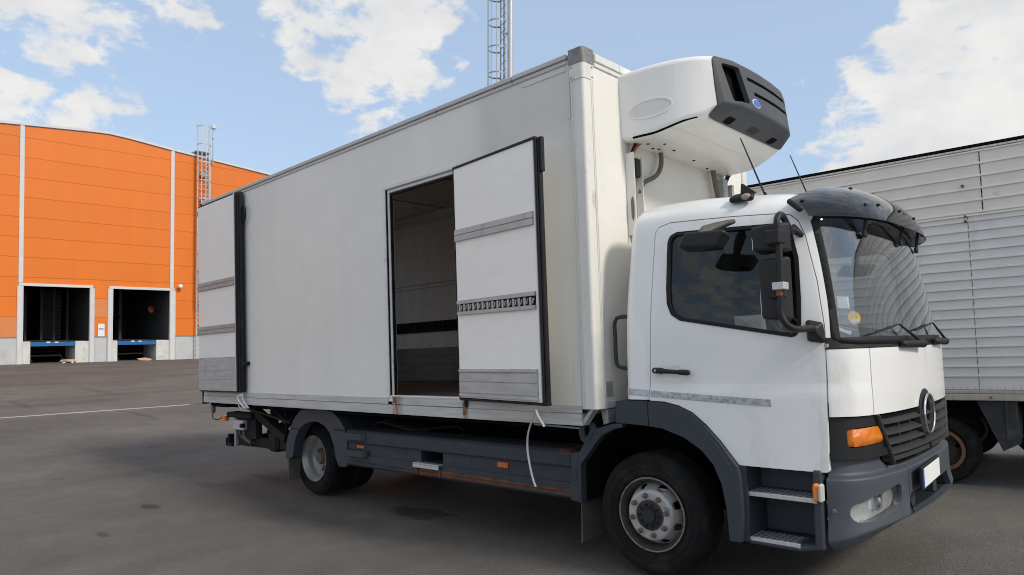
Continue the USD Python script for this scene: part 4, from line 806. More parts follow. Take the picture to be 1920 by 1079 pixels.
def half_outline(z, off=0.):
    P = HALF.copy()
    kx = 2 * np.gradient(P[:, 0]); ky = np.gradient(P[:, 1])
    d = np.gradient(P, axis=0); nn = np.c_[-d[:, 1], d[:, 0]]; nn /= np.linalg.norm(nn, axis=1)[:, None]
    x, y = P[:, 0], P[:, 1]
    wf = smoothstep(x, .25, 1.1); wr = 1 - smoothstep(x, -.14, .3)
    y2 = y + float(_yS(z)) * (1.25 - y) / 1.15
    x2 = x + float(_xF(z)) * wf + float(_xR(z)) * wr
    Q = np.c_[x2, y2]
    d = np.gradient(Q, axis=0); nn = np.c_[-d[:, 1], d[:, 0]]; nn /= np.linalg.norm(nn, axis=1)[:, None]
    nn[0] = (1, 0); nn[-1] = (-1, 0)
    Q = Q + nn * off
    Q[0, 1] = Q[-1, 1] = 1.25
    return Q
def cab_solid(off, z0, z1):
    lv = np.unique(np.r_[z0, np.arange(math.ceil(z0 / .05) * .05 + .001, min(z1, 2.2), .05), np.arange(2.2, z1, .02), 1.17, 1.19, 1.205, 1.23, 1.26, 2.425, 2.435, 2.442, 2.448, z1])
    lv = lv[(lv >= z0) & (lv <= z1)]
    R = []
    for z in lv:
        h = half_outline(min(z, ZTOP), off)
        full = np.vstack([h, np.c_[h[-2:0:-1, 0], 2.5 - h[-2:0:-1, 1]]])
        zz = z - .055 * smoothstep(full[:, 0], .1, 1.1) * smoothstep(z, 2.15, 2.40) + .02 * smoothstep(z, 2.38, 2.452)
        R.append(np.c_[full, zz])
    return loft(R)
OUT = cab_solid(0., .70, ZTOP)
INN = cab_solid(.035, .60, 2.42)
SH = OUT - INN
ARCH_OUT = [(0.035, 1.144), (0.153, 1.142), (0.254, 1.121), (0.347, 1.081), (0.435, 1.008), (0.52, 0.917), (0.58, 0.837), (0.624, 0.781)]
DOOR = [(0.046, 1.145), (0.06, 1.274), (0.082, 1.754), (0.100, 2.225), (0.122, 2.262), (0.207, 2.280), (0.621, 2.258), (0.863, 2.240), (0.943, 2.222), (0.983, 2.183), (1.02, 2.093), (1.079, 1.825), (1.112, 1.568), (1.115, 1.471), (1.110, 1.137), (1.101, 0.769), (0.624, .781)] + ARCH_OUT[::-1][1:-1]
WIN = [(0.196, 1.853), (0.197, 2.148), (0.211, 2.190), (0.256, 2.208), (0.733, 2.184), (0.864, 2.178), (0.92, 2.155), (0.953, 2.101), (0.985, 1.965), (0.997, 1.738), (0.995, 1.586), (0.971, 1.517), (0.288, 1.651), (0.229, 1.691), (0.202, 1.759)]
door_cs = roundpoly(ccw(DOOR), .012)
win_cs = roundpoly(ccw(WIN), .035)
near, far = (-.3, .55), (1.95, 2.8)
pd = lambda cs, s: prism_y(cs, *s)
WSP = [(.236, 1.505), (.25, 1.487), (.33, 1.478), (1.25, 1.470), (2.17, 1.478), (2.25, 1.487), (2.264, 1.505), (2.195, 2.17), (2.17, 2.21), (1.25, 2.27), (.33, 2.21), (.305, 2.17)]
ws_cs = xsec(ccw(WSP))
ws_cut = prism_x(ws_cs, .93, 2)
body = SH - pd(door_cs.offset(.005, m3.JoinType.Round), near) - pd(door_cs.offset(.005, m3.JoinType.Round), far)
body = body - box(-1, 1.118, -1, 4, .5, 1.150) - box(1.10, 2, -1, 4, .5, 1.072)
body = body - prism_x(ws_cs.offset(.0, m3.JoinType.Round), .93, 2)
body = body - box(1.10, 2, -1, 4, 1.44, 1.4785)
# the front corner panels and the hood flap are separate skins: open the seams
hood_near = .405
skin_front = body ^ box(1.117, 2, 0, 2.5, 1.0, 1.44)
body = body - box(1.117, 2, 0, 2.5, 1.0, 1.44)
cb = part(tk, 'cab_body', body, M['cab_white'], smooth=35, label='white cab shell with the roof')
part(tk, 'corner_panel', skin_front ^ box(1.119, 2, 0, hood_near - .003, 1.0, 1.44), M['cab_white'], smooth=35)
part(tk, 'corner_panel', skin_front ^ box(1.119, 2, 2.5 - hood_near + .003, 2.5, 1.0, 1.44), M['cab_white'], smooth=35)
emb_y, emb_z = 1.175, 1.022
hood = (skin_front ^ box(1.119, 2, hood_near + .003, 2.5 - hood_near - .003, 1.0, 1.44)) - prism_x(ellipse(.150, .150, 40), 1, 2).translate([0, emb_y, emb_z])
part(tk, 'hood_flap', hood, M['cab_white'], smooth=35)
seams = INN ^ box(1.10, 2, .0, 2.5, 1.0, 1.46)
part(tk, 'hood_backing', (cab_solid(.02, .70, 2.38) - cab_solid(.034, .60, 2.40)) ^ box(1.09, 2, 0, 2.5, 1.0, 1.5), M['dark'], smooth=False)
handle_dish = m3.Manifold.sphere(1, 24).scale([.075, .03, .055]).translate([.245, .083, 1.327])
def make_door(s, sgn):
    d = (SH ^ pd(door_cs, s)) - pd(win_cs, s)
    if sgn < 0: d = d - handle_dish
    dp = part(tk, 'door', d, M['cab_white'], smooth=35, label='near cab door' if sgn < 0 else 'far cab door')
    ring = (cab_solid(-.004, 1.4, 2.38) - cab_solid(.022, 1.3, 2.40)) ^ (pd(win_cs.offset(.006, m3.JoinType.Round), s) - pd(win_cs.offset(-.016, m3.JoinType.Round), s))
    part(dp, 'window_seal', ring, M['rubber'], smooth=35)
    part(dp, 'window_pane', (cab_solid(.012, 1.4, 2.38) - cab_solid(.016, 1.3, 2.40)) ^ pd(win_cs.offset(-.010, m3.JoinType.Round), s), M['glass'], smooth=35)
    part(dp, 'inner_trim', (cab_solid(.037, .8, 2.38) - cab_solid(.05, .7, 2.40)) ^ (pd(door_cs.offset(-.02, m3.JoinType.Round), s) - pd(win_cs.offset(.02, m3.JoinType.Round), s)), M['interior'], smooth=False)
    y0 = .062 if sgn < 0 else 2.438
    if sgn < 0:
        hl_ = m3.Manifold.batch_hull([rball((.110, .072, 1.338), .019), rball((.165, .062, 1.336), .020)]) + m3.Manifold.batch_hull([rball((.165, .062, 1.335), .015), rball((.29, .062, 1.327), .013)]) + m3.Manifold.batch_hull([rball((.29, .064, 1.327), .017), rball((.338, .075, 1.324), .017)])
        hp = part(dp, 'handle', hl_, M['plastic_black'], smooth=50)
        part(hp, 'key_lock', cyl((.125, .06, 1.338), (.125, .046, 1.338), .008, n=10), M['alu_grey'])
    return dp
door_near = make_door(near, -1)
door_far = make_door(far, 1)
# dark inner lining so that seams read black and the cab is not see-through where it should not be
part(tk, 'rear_lining', [box(-.075, -.06, .27, 2.23, 1.0, 2.32)], M['interior_lt'], smooth=False)
part(tk, 'roof_lining', (cab_solid(.045, 2.2, 2.42) - cab_solid(.06, 2.1, 2.40)) , M['interior_lt'], smooth=False)
part(tk, 'cab_floor', box(-.1, 1.0, .26, 2.24, 1.0, 1.05), M['interior'], smooth=False)
part(tk, 'cab_front_floor', box(.68, 1.0, .30, 2.2, .80, .82), M['interior'], smooth=False)
# windscreen
wring = (cab_solid(-.003, 1.40, 2.38) - cab_solid(.024, 1.35, 2.40)) ^ (prism_x(ws_cs.offset(.016, m3.JoinType.Round), .90, 2) - prism_x(ws_cs.offset(-.012, m3.JoinType.Round), .90, 2))
ws = part(tk, 'windscreen', (cab_solid(.008, 1.40, 2.38) - cab_solid(.013, 1.35, 2.40)) ^ prism_x(ws_cs.offset(-.003, m3.JoinType.Round), .93, 2), M['glass_ws'], smooth=50)
part(ws, 'seal', wring, M['rubber'], smooth=35)
cowl = (cab_solid(.003, 1.40, 1.52) - cab_solid(.03, 1.3, 1.6)) ^ box(1.118, 2, 0, 2.5, 1.442, 1.483)
part(tk, 'cowl', (cab_solid(-.002, 1.40, 1.55) - cab_solid(.03, 1.3, 1.6)) ^ box(1.117, 2, 0, 2.5, 1.442, 1.505), M['plastic_black'], smooth=35)
def front_x(y, z, off=0.):
    h = half_outline(z, off); h = h[8:]
    yy = y if y <= 1.25 else 2.5 - y
    return float(np.interp(yy, h[:, 1], h[:, 0]))
part(ws, 'square_sticker', box(-.001, .001, -.035, .035, -.034, .034).rotate([-4, -9, -38]).translate([front_x(.335, 1.70) - .022, .335, 1.70]), M['white_plain'], smooth=False)
st = part(ws, 'round_sticker', cyl((0, 0, 0), (.002, 0, 0), .040, n=28).rotate([0, -9, -36]).translate([front_x(.385, 1.612) - .022, .385, 1.612]), M['yellow'], smooth=False)
part(st, 'sticker_label', box(.0025, .0035, -.026, .026, -.028, -.008).rotate([0, -9, -36]).translate([front_x(.385, 1.612) - .022, .385, 1.612]), M['white_plain'], smooth=False)
part(st, 'sticker_ring', (cyl((0.0005, 0, 0), (.0028, 0, 0), .042, n=28) - cyl((-.1, 0, 0), (.1, 0, 0), .0385, n=28)).rotate([0, -9, -36]).translate([front_x(.385, 1.612) - .022, .385, 1.612]), M['red'], smooth=False)
# wipers
for (tip, piv, mid) in [((.42, 1.515), (1.07, 1.445), (.80, 1.572)), ((1.10, 1.535), (1.80, 1.452), (1.60, 1.585))]:
    f = lambda p, o: np.array([front_x(p[0], p[1]) + o, p[0], p[1]])
    pth = [f(np.array(tip) * (1 - t) + np.array(mid) * t, .012) for t in np.linspace(0, 1, 14)]
    wp = part(tk, 'wiper', sweep(pth, .0055, 6), M['rubber'])
    part(wp, 'arm', [sweep([f(piv, .05), f((np.array(piv) + mid) / 2, .035), f(mid, .022)], [.011, .008, .0055], 6)], M['plastic_black'])
    part(wp, 'motor_cover', [m3.Manifold.batch_hull([rball(f((piv[0] - .30, piv[1] + .01), .022), .020), rball(f((piv[0] + .02, piv[1] + .008), .035), .026)])], M['plastic_black'], smooth=50)
part(tk, 'washer_jet', cyl((1.13, .19, 1.462), (1.13, .17, 1.462), .011, n=10), M['alu_grey'])
# smoked sun visor across the top of the windscreen
def visor_pt(u, v):
    s = abs(u) ** 2.6; y = 1.25 + u * 1.065
    top = np.array([1.05 - .09 * s, y, 2.465 - .165 * s]); bot = np.array([1.315 - .24 * abs(u) ** 3.4, y, 2.195 - .005 * s])
    c = np.array([1.285 - .25 * s, y, 2.42 - .15 * s])
    return (1 - v) ** 2 * top + 2 * v * (1 - v) * c + v * v * bot
nu, nv = 49, 13
VP = np.array([[visor_pt(u, v) for v in np.linspace(0, 1, nv)] for u in np.linspace(-1, 1, nu)])
i0 = np.arange(nu * nv).reshape(nu, nv)
VF = np.c_[i0[:-1, :-1].ravel(), i0[1:, :-1].ravel(), i0[1:, 1:].ravel(), i0[:-1, 1:].ravel()]
vs = part(tk, 'sun_visor', (VP.reshape(-1, 3), VF), M['visor'], smooth=True, label='smoked plastic sun visor over the windscreen')
part(vs, 'edge_bead', sweep(VP[:, -1], .0022, 6), M['rubber'])
for u in (-.96, -.42, -.05, .30, .62, .93):
    for v in ((.35,) if abs(u) > .9 else (.18, .72)):
        p = visor_pt(u, v); part(vs, 'screw', m3.Manifold.sphere(1, 8).scale([.014, .014, .010]).translate(p.tolist()), M['rubber'])
for u in (-.55, .05, .55):
    a = visor_pt(u, .72); w = np.array([front_x(a[1], 2.13) + .01, a[1], 2.12])
    part(vs, 'bracket', [bar(a + [0, -.03, 0], w, .010, .012), bar(a + [0, .03, 0], w, .010, .012), rbox(w[0] - .01, w[0] + .012, w[1] - .022, w[1] + .022, w[2] - .025, w[2] + .01, .005)], M['plastic_black'])
for sg in (-1, 1):
    y = 1.25 + sg * 1.06
    part(vs, 'end_lug', m3.Manifold.batch_hull([rball((.975, y + sg * .01, 2.285), .016), rball((1.03, y + sg * .01, 2.235), .018)]), M['plastic_black'], smooth=50)
# roof things
rl = part(tk, 'roof_marker', m3.Manifold.batch_hull([rball((.60, .255, 2.372), .020), rball((.715, .255, 2.366), .020), rball((.61, .29, 2.395), .015), rball((.71, .29, 2.388), .015)]), M['plastic_black'], smooth=50)
part(rl, 'marker_lens', m3.Manifold.sphere(1, 14).scale([.030, .02, .020]).translate([.692, .242, 2.374]), pm('faded_lens', (.42, .30, .24), .4, var=.15))
part(rl, 'fin', m3.Manifold.hull_points([(.64, .28, 2.40), (.74, .28, 2.395), (.64, .30, 2.40), (.74, .30, 2.395), (.645, .287, 2.468), (.655, .293, 2.468)]), M['plastic_black'], smooth=False)
part(tk, 'aerial', [cyl((.648, .656, 2.42), (.49, .656, 2.865), .0065, .004, n=6), cyl((.655, .656, 2.41), (.635, .656, 2.47), .013, .009, n=8)], M['rubber'])
part(tk, 'aerial', [cyl((.799, 1.017, 2.42), (.675, 1.017, 2.775), .0055, .003, n=6), rball((.795, 1.017, 2.44), .014)], M['rubber'])
# ---- mirrors (near side), mirrored for the far side
MIR = box(0, 1, 0, 1, 0, 1)
def mirrors(flip):
    fl = (lambda m: (m.mirror([0, 1, 0]).translate([0, 2.5, 0]) if isinstance(m, m3.Manifold) else trimesh.Trimesh(np.array(m.vertices) * [1, -1, 1] + [0, 2.5, 0], np.array(m.faces)[:, ::-1], process=False))) if flip else (lambda m: m)
    y = -.10
    def head(x0, x1, z0, z1, d0, d1, taper=.02):
        return m3.Manifold.batch_hull([rball((x, yy, z), .022) for x, yy, z in [(x0 + .03, d0, z0 + .03), (x1 - .03, d0, z0 + .02), (x0 + .03 - .008, d0, z1 - .035), (x1 - .035, d0, z1 - .03), (x0 + .03, d1, z0 + .02), (x1 - .02, d1, z0 + .02), (x0 + .02, d1, z1 - .025), (x1 - .02, d1, z1 - .02)]])
    arm_pts = [(.985, .20, 2.120), (1.0, .06, 2.135), (1.018, -.09, 2.168), (1.020, -.13, 2.13), (1.020, -.13, 2.08), (1.016, -.13, 1.70), (1.016, -.13, 1.635), (1.035, -.12, 1.585), (1.075, .0, 1.555), (1.085, .13, 1.548)]
    arm = part(tk, 'mirror_arm', fl(sweep(spline(arm_pts, 60), .018, 10)), M['plastic_black'], smooth=60)
    part(arm, 'upper_foot', fl(m3.Manifold.batch_hull([rball((.975, .215, 2.142), .018), rball((1.01, .22, 2.095), .018), rball((.99, .17, 2.12), .018)])), M['plastic_black'], smooth=50)
    part(arm, 'lower_foot', fl(m3.Manifold.batch_hull([rball((1.045, .175, 1.590), .018), rball((1.10, .185, 1.575), .018), rball((1.05, .175, 1.505), .018), rball((1.105, .19, 1.495), .018), rball((1.075, .135, 1.545), .026)])), M['plastic_black'], smooth=50)
    m1 = part(tk, 'wide_mirror', fl(head(.865, 1.045, 1.975, 2.135, -.10, -.03)), M['plastic_black'], smooth=50)
    part(m1, 'clamp', fl(rbox(.955, 1.045, -.155, -.08, 2.005, 2.09, .012)), M['plastic_black'])
    part(m1, 'mirror_glass', fl(rbox(.866, .872, -.105, -.03, 1.995, 2.11, .002)), M['chrome'])
    m2 = part(tk, 'main_mirror', fl(head(.895, 1.035, 1.605, 1.95, -.10, -.02)), M['plastic_black'], smooth=50)
    part(m2, 'clamp', fl(rbox(.985, 1.05, -.157, -.09, 1.765, 1.805, .004)), M['galv'])
    part(m2, 'clamp_rust', fl(cyl((1.016, -.13, 1.735), (1.016, -.13, 1.765), .0195, n=12)), M['rust'])
    part(m2, 'clamp_base', fl(rbox(.955, 1.04, -.135, -.09, 1.72, 1.80, .008)), M['plastic_black'])
    part(m2, 'mirror_glass', fl(rbox(.897, .903, -.105, -.02, 1.64, 1.915, .002)), M['chrome'])
    m3_ = part(tk, 'kerb_mirror', fl(m3.Manifold.batch_hull([rball((x, yy, z), .018) for x, yy, z in [(.455, -.13, 2.075), (.67, -.13, 2.055), (.49, -.13, 2.128), (.71, -.13, 2.112), (.455, -.06, 2.06), (.665, -.06, 2.045), (.50, -.05, 2.12), (.70, -.05, 2.10), (.56, -.10, 2.045)]])), M['plastic_black'], smooth=50)
    part(m3_, 'bracket', fl(m3.Manifold.batch_hull([rball((.565, -.12, 2.125), .02), rball((.575, -.08, 2.165), .015), rball((.60, .02, 2.195), .012), rball((.655, .05, 2.20), .015), rball((.655, .13, 2.215), .015)])), pm('scuffed_bracket_%d' % flip, (.07, .065, .06), .6, var=.3, vscale=30), smooth=50)
mirrors(False)
mirrors(True)
_gh = np.array([(-.12, .2, 1.70), (-.215, .19, 1.70), (-.245, .187, 1.692), (-.260, .185, 1.665), (-.262, .185, 1.64), (-.262, .185, 1.42), (-.260, .185, 1.39), (-.245, .187, 1.363), (-.215, .19, 1.352), (-.12, .2, 1.345)])
part(tk, 'grab_handle', sweep(_gh, .014, 8), M['plastic_grey'], smooth=50)
# reflective stripe, in two lengths across the door gap
def stripe(a, b):
    zc = lambda x: 1.2025 - .0605 * (x + .133)
    return prism_y(ccw([(a, zc(a) - .0205), (b, zc(b) - .0205), (b, zc(b) + .0205), (a, zc(a) + .0205)]), -.1, .4) ^ (cab_solid(-.002, 1.0, 1.4) - cab_solid(.002, .9, 1.5))
part(tk, 'reflective_stripe', stripe(-.13, .043), M['tape'], smooth=False)
part(door_near, 'reflective_stripe', stripe(.058, .822), M['tape'], smooth=False)
# ---- cab inside
for y in (.42, 1.55):
    se = part(tk, 'seat', m3.Manifold.batch_hull([rball((.12, y + .05, 1.30), .06), rball((.55, y + .03, 1.32), .06), rball((.12, y + .45, 1.30), .06), rball((.55, y + .47, 1.32), .06), rball((.12, y + .05, 1.2), .05), rball((.55, y + .45, 1.2), .05)]), M['seat'], smooth=50)
    part(se, 'backrest', m3.Manifold.batch_hull([rball((.13, y + .05, 1.35), .06), rball((.13, y + .45, 1.35), .06), rball((.03, y + .09, 1.88), .06), rball((.03, y + .41, 1.88), .06)]), M['seat'], smooth=50)
    part(se, 'headrest', m3.Manifold.batch_hull([rball((.02, y + .15, 1.98), .055), rball((.02, y + .35, 1.98), .055), rball((.0, y + .16, 2.07), .05), rball((.0, y + .34, 2.07), .05)]), M['seat'], smooth=50)
dsh = part(tk, 'dashboard', m3.Manifold.batch_hull([rball((.98, .27, 1.45), .04), rball((1.16, .5, 1.45), .04), rball((1.22, 1.25, 1.45), .04), rball((1.16, 2.0, 1.45), .04), rball((.98, 2.23, 1.45), .04), rball((.95, .27, 1.15), .04), rball((.95, 2.23, 1.15), .04), rball((1.15, 1.25, 1.2), .04)]), M['interior'], smooth=50)
part(dsh, 'instrument_hood', m3.Manifold.batch_hull([rball((.93, .9, 1.555), .03), rball((.93, 1.3, 1.555), .03), rball((1.05, .9, 1.52), .03), rball((1.05, 1.3, 1.52), .03)]), M['interior'], smooth=50)
part(tk, 'steering_wheel', torus(.21, .016).rotate([0, 55, 0]).translate([.70, .72, 1.60]), M['plastic_black'], smooth=60)
part(tk, 'steering_column', cyl((.70, .72, 1.60), (1.0, .72, 1.36), .035, n=12), M['plastic_black'])
_pm = (rbox(-.10, .10, -.17, .12, -.0015, .0015, .0005).rotate([6, 24, 18]) + rbox(-.09, .09, .02, .22, .004, .007, .0004).rotate([-2, 17, 8])).translate([1.05, .56, 1.575])
paper = solo('paper_sheet', _pm, M['white_plain'], 'white papers propped on the dashboard behind the windscreen', 'paper', xf=TRUCK)
rag = solo('white_cloth', m3.Manifold.hull_points((np.random.default_rng(4).uniform(-1, 1, (26, 3)) * [.11, .07, .06]).tolist()).refine(2), M['white_plain'], 'bunched white cloth on the ledge inside the cab side window', 'cloth', xf=TRUCK @ np.array([[1, 0, 0, .66], [0, 1, 0, .26], [0, 0, 1, 1.60], [0, 0, 0, 1.]]), smooth=False)
# ---- front below the hood: lamp housings, grille, emblem
def band(off0, off1, z0, z1): return cab_solid(off0, z0, z1) - cab_solid(off1, z0 - .1, z1 + .1)
gr_poly = [(.445, 1.062), (.475, 1.06), (.60, .80), (1.90, .80), (2.025, 1.06), (2.055, 1.062)]
for s, fl in ((0, False), (1, True)):
    f2 = (lambda m: m.mirror([0, 1, 0]).translate([0, 2.5, 0])) if fl else (lambda m: m)
    lens_cs = roundpoly(ccw([(.262, .998), (.462, 1.006), (.522, .918), (.265, .904)]), .018)
    hp = band(.018, .06, .835, 1.066) ^ box(1.11, 2, .1, .62, .8, 1.1) ^ prism_x(ccw([(.1, 1.066), (.452, 1.066), (.57, .835), (.1, .835)]), 1, 2)
    hp = hp - (prism_x(lens_cs.offset(.006, m3.JoinType.Round), 1.0, 2) ^ band(.0, .05, .85, 1.05))
    lh = part(tk, 'lamp_housing', f2(hp), M['plastic_black'], smooth=35)
    part(lh, 'indicator_lens', f2((cab_solid(.012, .85, 1.05) - cab_solid(.045, .8, 1.1)) ^ prism_x(lens_cs, 1.0, 2)), M['amber'], smooth=50)
    part(lh, 'lower_strip', f2((band(.010, .05, .838, .880)) ^ box(1.11, 2, .1, .56, .8, .9)), M['plastic_black'], smooth=35)
part(tk, 'grille_backing', (cab_solid(.085, .78, 1.075) - cab_solid(.10, .7, 1.1)) ^ box(1.1, 2, .42, 2.08, .78, 1.07), M['dark'], smooth=False)
ylim = lambda z: .46 + (1.06 - z) / .26 * .13
def slat(z, h, lip, o0=.0):
    lo, hi = ylim(z - h / 2), None
    s = cab_solid(o0, z - h, z + h) - cab_solid(o0 + .055, z - h - .1, z + h + .1)
    wedge = []
    return s ^ box(1.1, 2, lo, 2.5 - lo, z - h, z + h)
gz = [1.030, .968, .912, .856]
for k, z in enumerate(gz):
    lo = ylim(z)
    # a sloped blade following the hood's curve: proud below, set back above
    rings = []
    hb = .030
    ys = np.linspace(lo, 2.5 - lo, 41)
    V, F = [], []
    for y in ys:
        x = front_x(y, 1.0)
        V += [(x - .055, y, z + hb * .95), (x + .006, y, z - hb * .25), (x + .008, y, z - hb * .62), (x - .055, y, z - hb * .80)]
    n_ = len(ys)
    for i in range(n_ - 1):
        for j in range(4):
            a, b = i * 4 + j, i * 4 + (j + 1) % 4; F += [(a, b, b + 4), (a, b + 4, a + 4)]
    F += [(0, 2, 1), (0, 3, 2), (4 * n_ - 4, 4 * n_ - 3, 4 * n_ - 2), (4 * n_ - 4, 4 * n_ - 2, 4 * n_ - 1)]
    part(tk, 'grille_slat', trimesh.Trimesh(np.array(V), np.array(F), process=False), M['grille_grey'], smooth=20)
lowlip = []
for (y0, y1) in ((.585, 1.22), (1.27, 1.915)):
    V, F = [], []
    ys = np.linspace(y0, y1, 20)
    for y in ys:
        x = front_x(y, 1.0); V += [(x - .06, y, .838), (x + .0, y, .822), (x + .002, y, .800), (x - .06, y, .790)]
    n_ = len(ys)
    for i in range(n_ - 1):
        for j in range(4):
            a, b = i * 4 + j, i * 4 + (j + 1) % 4; F += [(a, b, b + 4), (a, b + 4, a + 4)]
    F += [(0, 2, 1), (0, 3, 2), (4 * n_ - 4, 4 * n_ - 3, 4 * n_ - 2), (4 * n_ - 4, 4 * n_ - 2, 4 * n_ - 1)]
    part(tk, 'grille_slat', trimesh.Trimesh(np.array(V), np.array(F), process=False), M['grille_grey'], smooth=20)
for sg in (0, 1):
    V = [(front_x(.47, 1.) - .01, .455, 1.062), (front_x(.62, 1.) - .01, .600, .79), (front_x(.47, 1.) - .07, .475, 1.062), (front_x(.62, 1.) - .07, .620, .79)]
    side_bar = m3.Manifold.batch_hull([rball(V[0], .012), rball(V[1], .012), rball(V[2], .012), rball(V[3], .012)])
    part(tk, 'grille_frame', side_bar if not sg else side_bar.mirror([0, 1, 0]).translate([0, 2.5, 0]), M['grille_grey'], smooth=40)
for y in (.74, .93, 1.45, 1.66):
    part(tk, 'grille_rib', bar((front_x(y, 1.) - .03, y, .80), (front_x(y, 1.) - .03, y, 1.05), .018, .03, up=(0, 1, 0)), M['grille_grey'], smooth=False)
ex = front_x(emb_y, 1.0)
part(tk, 'emblem_back', (prism_x(ellipse(.147, .147, 40) - ellipse(.100, .100, 40), ex - .03, ex + .004).translate([0, emb_y, emb_z])), M['grille_grey'], smooth=30)
part(tk, 'emblem_ring', torus(.118, .0085, 56, 10).rotate([0, 90, 0]).translate([ex + .022, emb_y, emb_z - .004]), M['chrome'], smooth=60, label='round chrome ring on the grille')
# ---- bumper: the same outline, stepped in height
BZ = PchipInterpolator([.335, .352, .375, .40, .44, .50, .60, .70, .725, .734, .742, .752, .762, .835], [.085, .05, .012, -.008, -.004, .004, .008, .008, .009, .013, .030, .044, .048, .054])
def bump_solid(o, z0, z1, back=True):
    lv = np.unique(np.r_[z0, np.linspace(.335, .44, 12), np.linspace(.46, .70, 7), np.linspace(.70, .77, 16), .80, .82, .835, z1]); lv = lv[(lv >= z0) & (lv <= z1)]
    R = []
    for z in lv:
        h = half_outline(1.0, -.006 + o + float(BZ(np.clip(z, .335, .835))))
        full = np.vstack([h, np.c_[h[-2:0:-1, 0], 2.5 - h[-2:0:-1, 1]]])
        # the lower lip rises a little to the middle
        lift = .095 * smoothstep(full[:, 0], 1.08, 1.36) * max(0, (.60 - z) / .25)
        R.append(np.c_[full, z + lift])
    return loft(R)
bump = (bump_solid(0, .335, .835) - bump_solid(.035, .30, .90)) ^ box(1.085, 2, 0, 2.5, .2, 1)
top_cut = prism_x(ccw([(.50, .90), (.54, .80), (.60, .765), (.75, .755), (1.75, .755), (1.90, .765), (1.96, .80), (2.0, .90)]), 1.0, 2)
hl_cs = roundpoly(ccw([(.232, .548), (.240, .592), (.36, .628), (.60, .662), (.662, .665), (.672, .590), (.61, .538), (.36, .500), (.245, .505)]), .036)
HLC = prism_x(hl_cs, 1.0, 2)
intake = prism_x(roundpoly(ccw([(.90, .590), (1.60, .590), (1.66, .482), (.84, .482)]), .012), 1.0, 2)
bump = bump - top_cut - HLC - (prism_x(roundpoly(ccw([(.80, .588), (1.70, .588), (1.78, .478), (.72, .478)]), .012), 1.0, 2))
bp = part(tk, 'bumper', bump, M['bumper_grey'], smooth=35, label='grey plastic front bumper')
mirror_y = lambda m: m.mirror([0, 1, 0]).translate([0, 2.5, 0])
for fl in (0, 1):
    f2 = mirror_y if fl else (lambda m: m)
    if fl: continue
lamp_bowl = (bump_solid(.048, .40, .75) - bump_solid(.058, .35, .80)) ^ prism_x(hl_cs.offset(.02, m3.JoinType.Round), 1.0, 2)
lamp_wall = (prism_x(hl_cs.offset(.014, m3.JoinType.Round), 1.0, 2) - prism_x(hl_cs.offset(.001, m3.JoinType.Round), .9, 2.1)) ^ (bump_solid(.008, .40, .75) - bump_solid(.085, .35, .80))
lens = (bump_solid(.014, .40, .75) - bump_solid(.018, .35, .80)) ^ HLC
hlp = part(tk, 'headlight', lens, M['lens_clear'], smooth=50)
part(hlp, 'bowl', lamp_bowl, M['reflector'], smooth=50)
part(hlp, 'bezel', lamp_wall, M['plastic_grey'], smooth=40)
part(hlp, 'bulb_shield', m3.Manifold.batch_hull([rball((front_x(.50, 1.) - .075, .50, .585), .022), rball((front_x(.56, 1.) - .075, .56, .59), .022)]), M['chrome'], smooth=60)
for yk, w, rz in ((.445, .030, 40), (.515, .034, 12)):
    part(hlp, 'reflector_facet', rbox(-.004, .004, -w, w, -.040, .040, .002).rotate([0, 6, rz]).translate([front_x(yk, 1.) - .044, yk, .582]) ^ HLC, M['chrome'], smooth=False)
part(hlp, 'bulb_cover', m3.Manifold.sphere(1, 20).scale([.012, .024, .024]).translate([front_x(.48, 1.) - .04, .48, .585]), M['galv_dark'], smooth=60)
# a dark throat behind the intake, its floor grooved, two struts
part(bp, 'intake_throat', box(1.16, 1.22, .62, 1.88, .40, .66), M['dark'], smooth=False)
ys = np.linspace(.70, 1.80, 24)
fl_pts = [(front_x(y, 1.) - .012, y) for y in ys] + [(front_x(y, 1.) - .17, y) for y in ys[::-1]]
part(bp, 'intake_floor', prism_z(ccw(fl_pts), .462, .480), M['bumper_grey'], smooth=False)
for k in range(34):
    y = .745 + .03 * k
    part(bp, 'intake_groove', box(front_x(y, 1.) - .150, front_x(y, 1.) - .030, y, y + .012, .4802, .4815), M['dark'], smooth=False)
for y in (.93, 1.45):
    part(bp, 'intake_strut', rbox(front_x(y, 1.) - .17, front_x(y, 1.) - .035, y, y + .06, .476, .60, .010), M['plastic_grey'])
for (y, z) in ((.28, .565),):
    part(bp, 'bolt', cyl((1.115, .235, .565), (1.115, .185, .565), .011, n=10), M['nut_rust'])
for (y, z, m) in ((.735, .70, 'nut_rust'), (.735, .555, 'dark'), (.70, .50, 'dark'), (.52, .452, 'dark')):
    x = front_x(y, 1.) - .02
    part(bp, 'screw', cyl((x - .01, y, z), (x + .012, y - .004, z), .009, n=10), M[m])
part(bp, 'centre_seam', (bump_solid(-.001, .345, .75) - bump_solid(.004, .3, .8)) ^ box(1.1, 2, .775, .778, .34, .754), M['dark'], smooth=False)
# number plate
pl_ = np.array([front_x(1.10, 1.) + .010, 1.10, .665])
pt = part(tk, 'number_plate', rbox(0, .018, -.27, .27, -.07, .07, .004).rotate([0, 0, 3]).translate(pl_.tolist()), M['plastic_black'])
part(pt, 'plate_face', rbox(.018, .022, -.232, .262, -.055, .055, .001).rotate([0, 0, 3]).translate(pl_.tolist()), M['white_plain'], smooth=False)
part(pt, 'blue_band', rbox(.018, .022, -.262, -.234, -.055, .055, .001).rotate([0, 0, 3]).translate(pl_.tolist()), pm('plate_blue', (.01, .12, .42), .4), smooth=False)
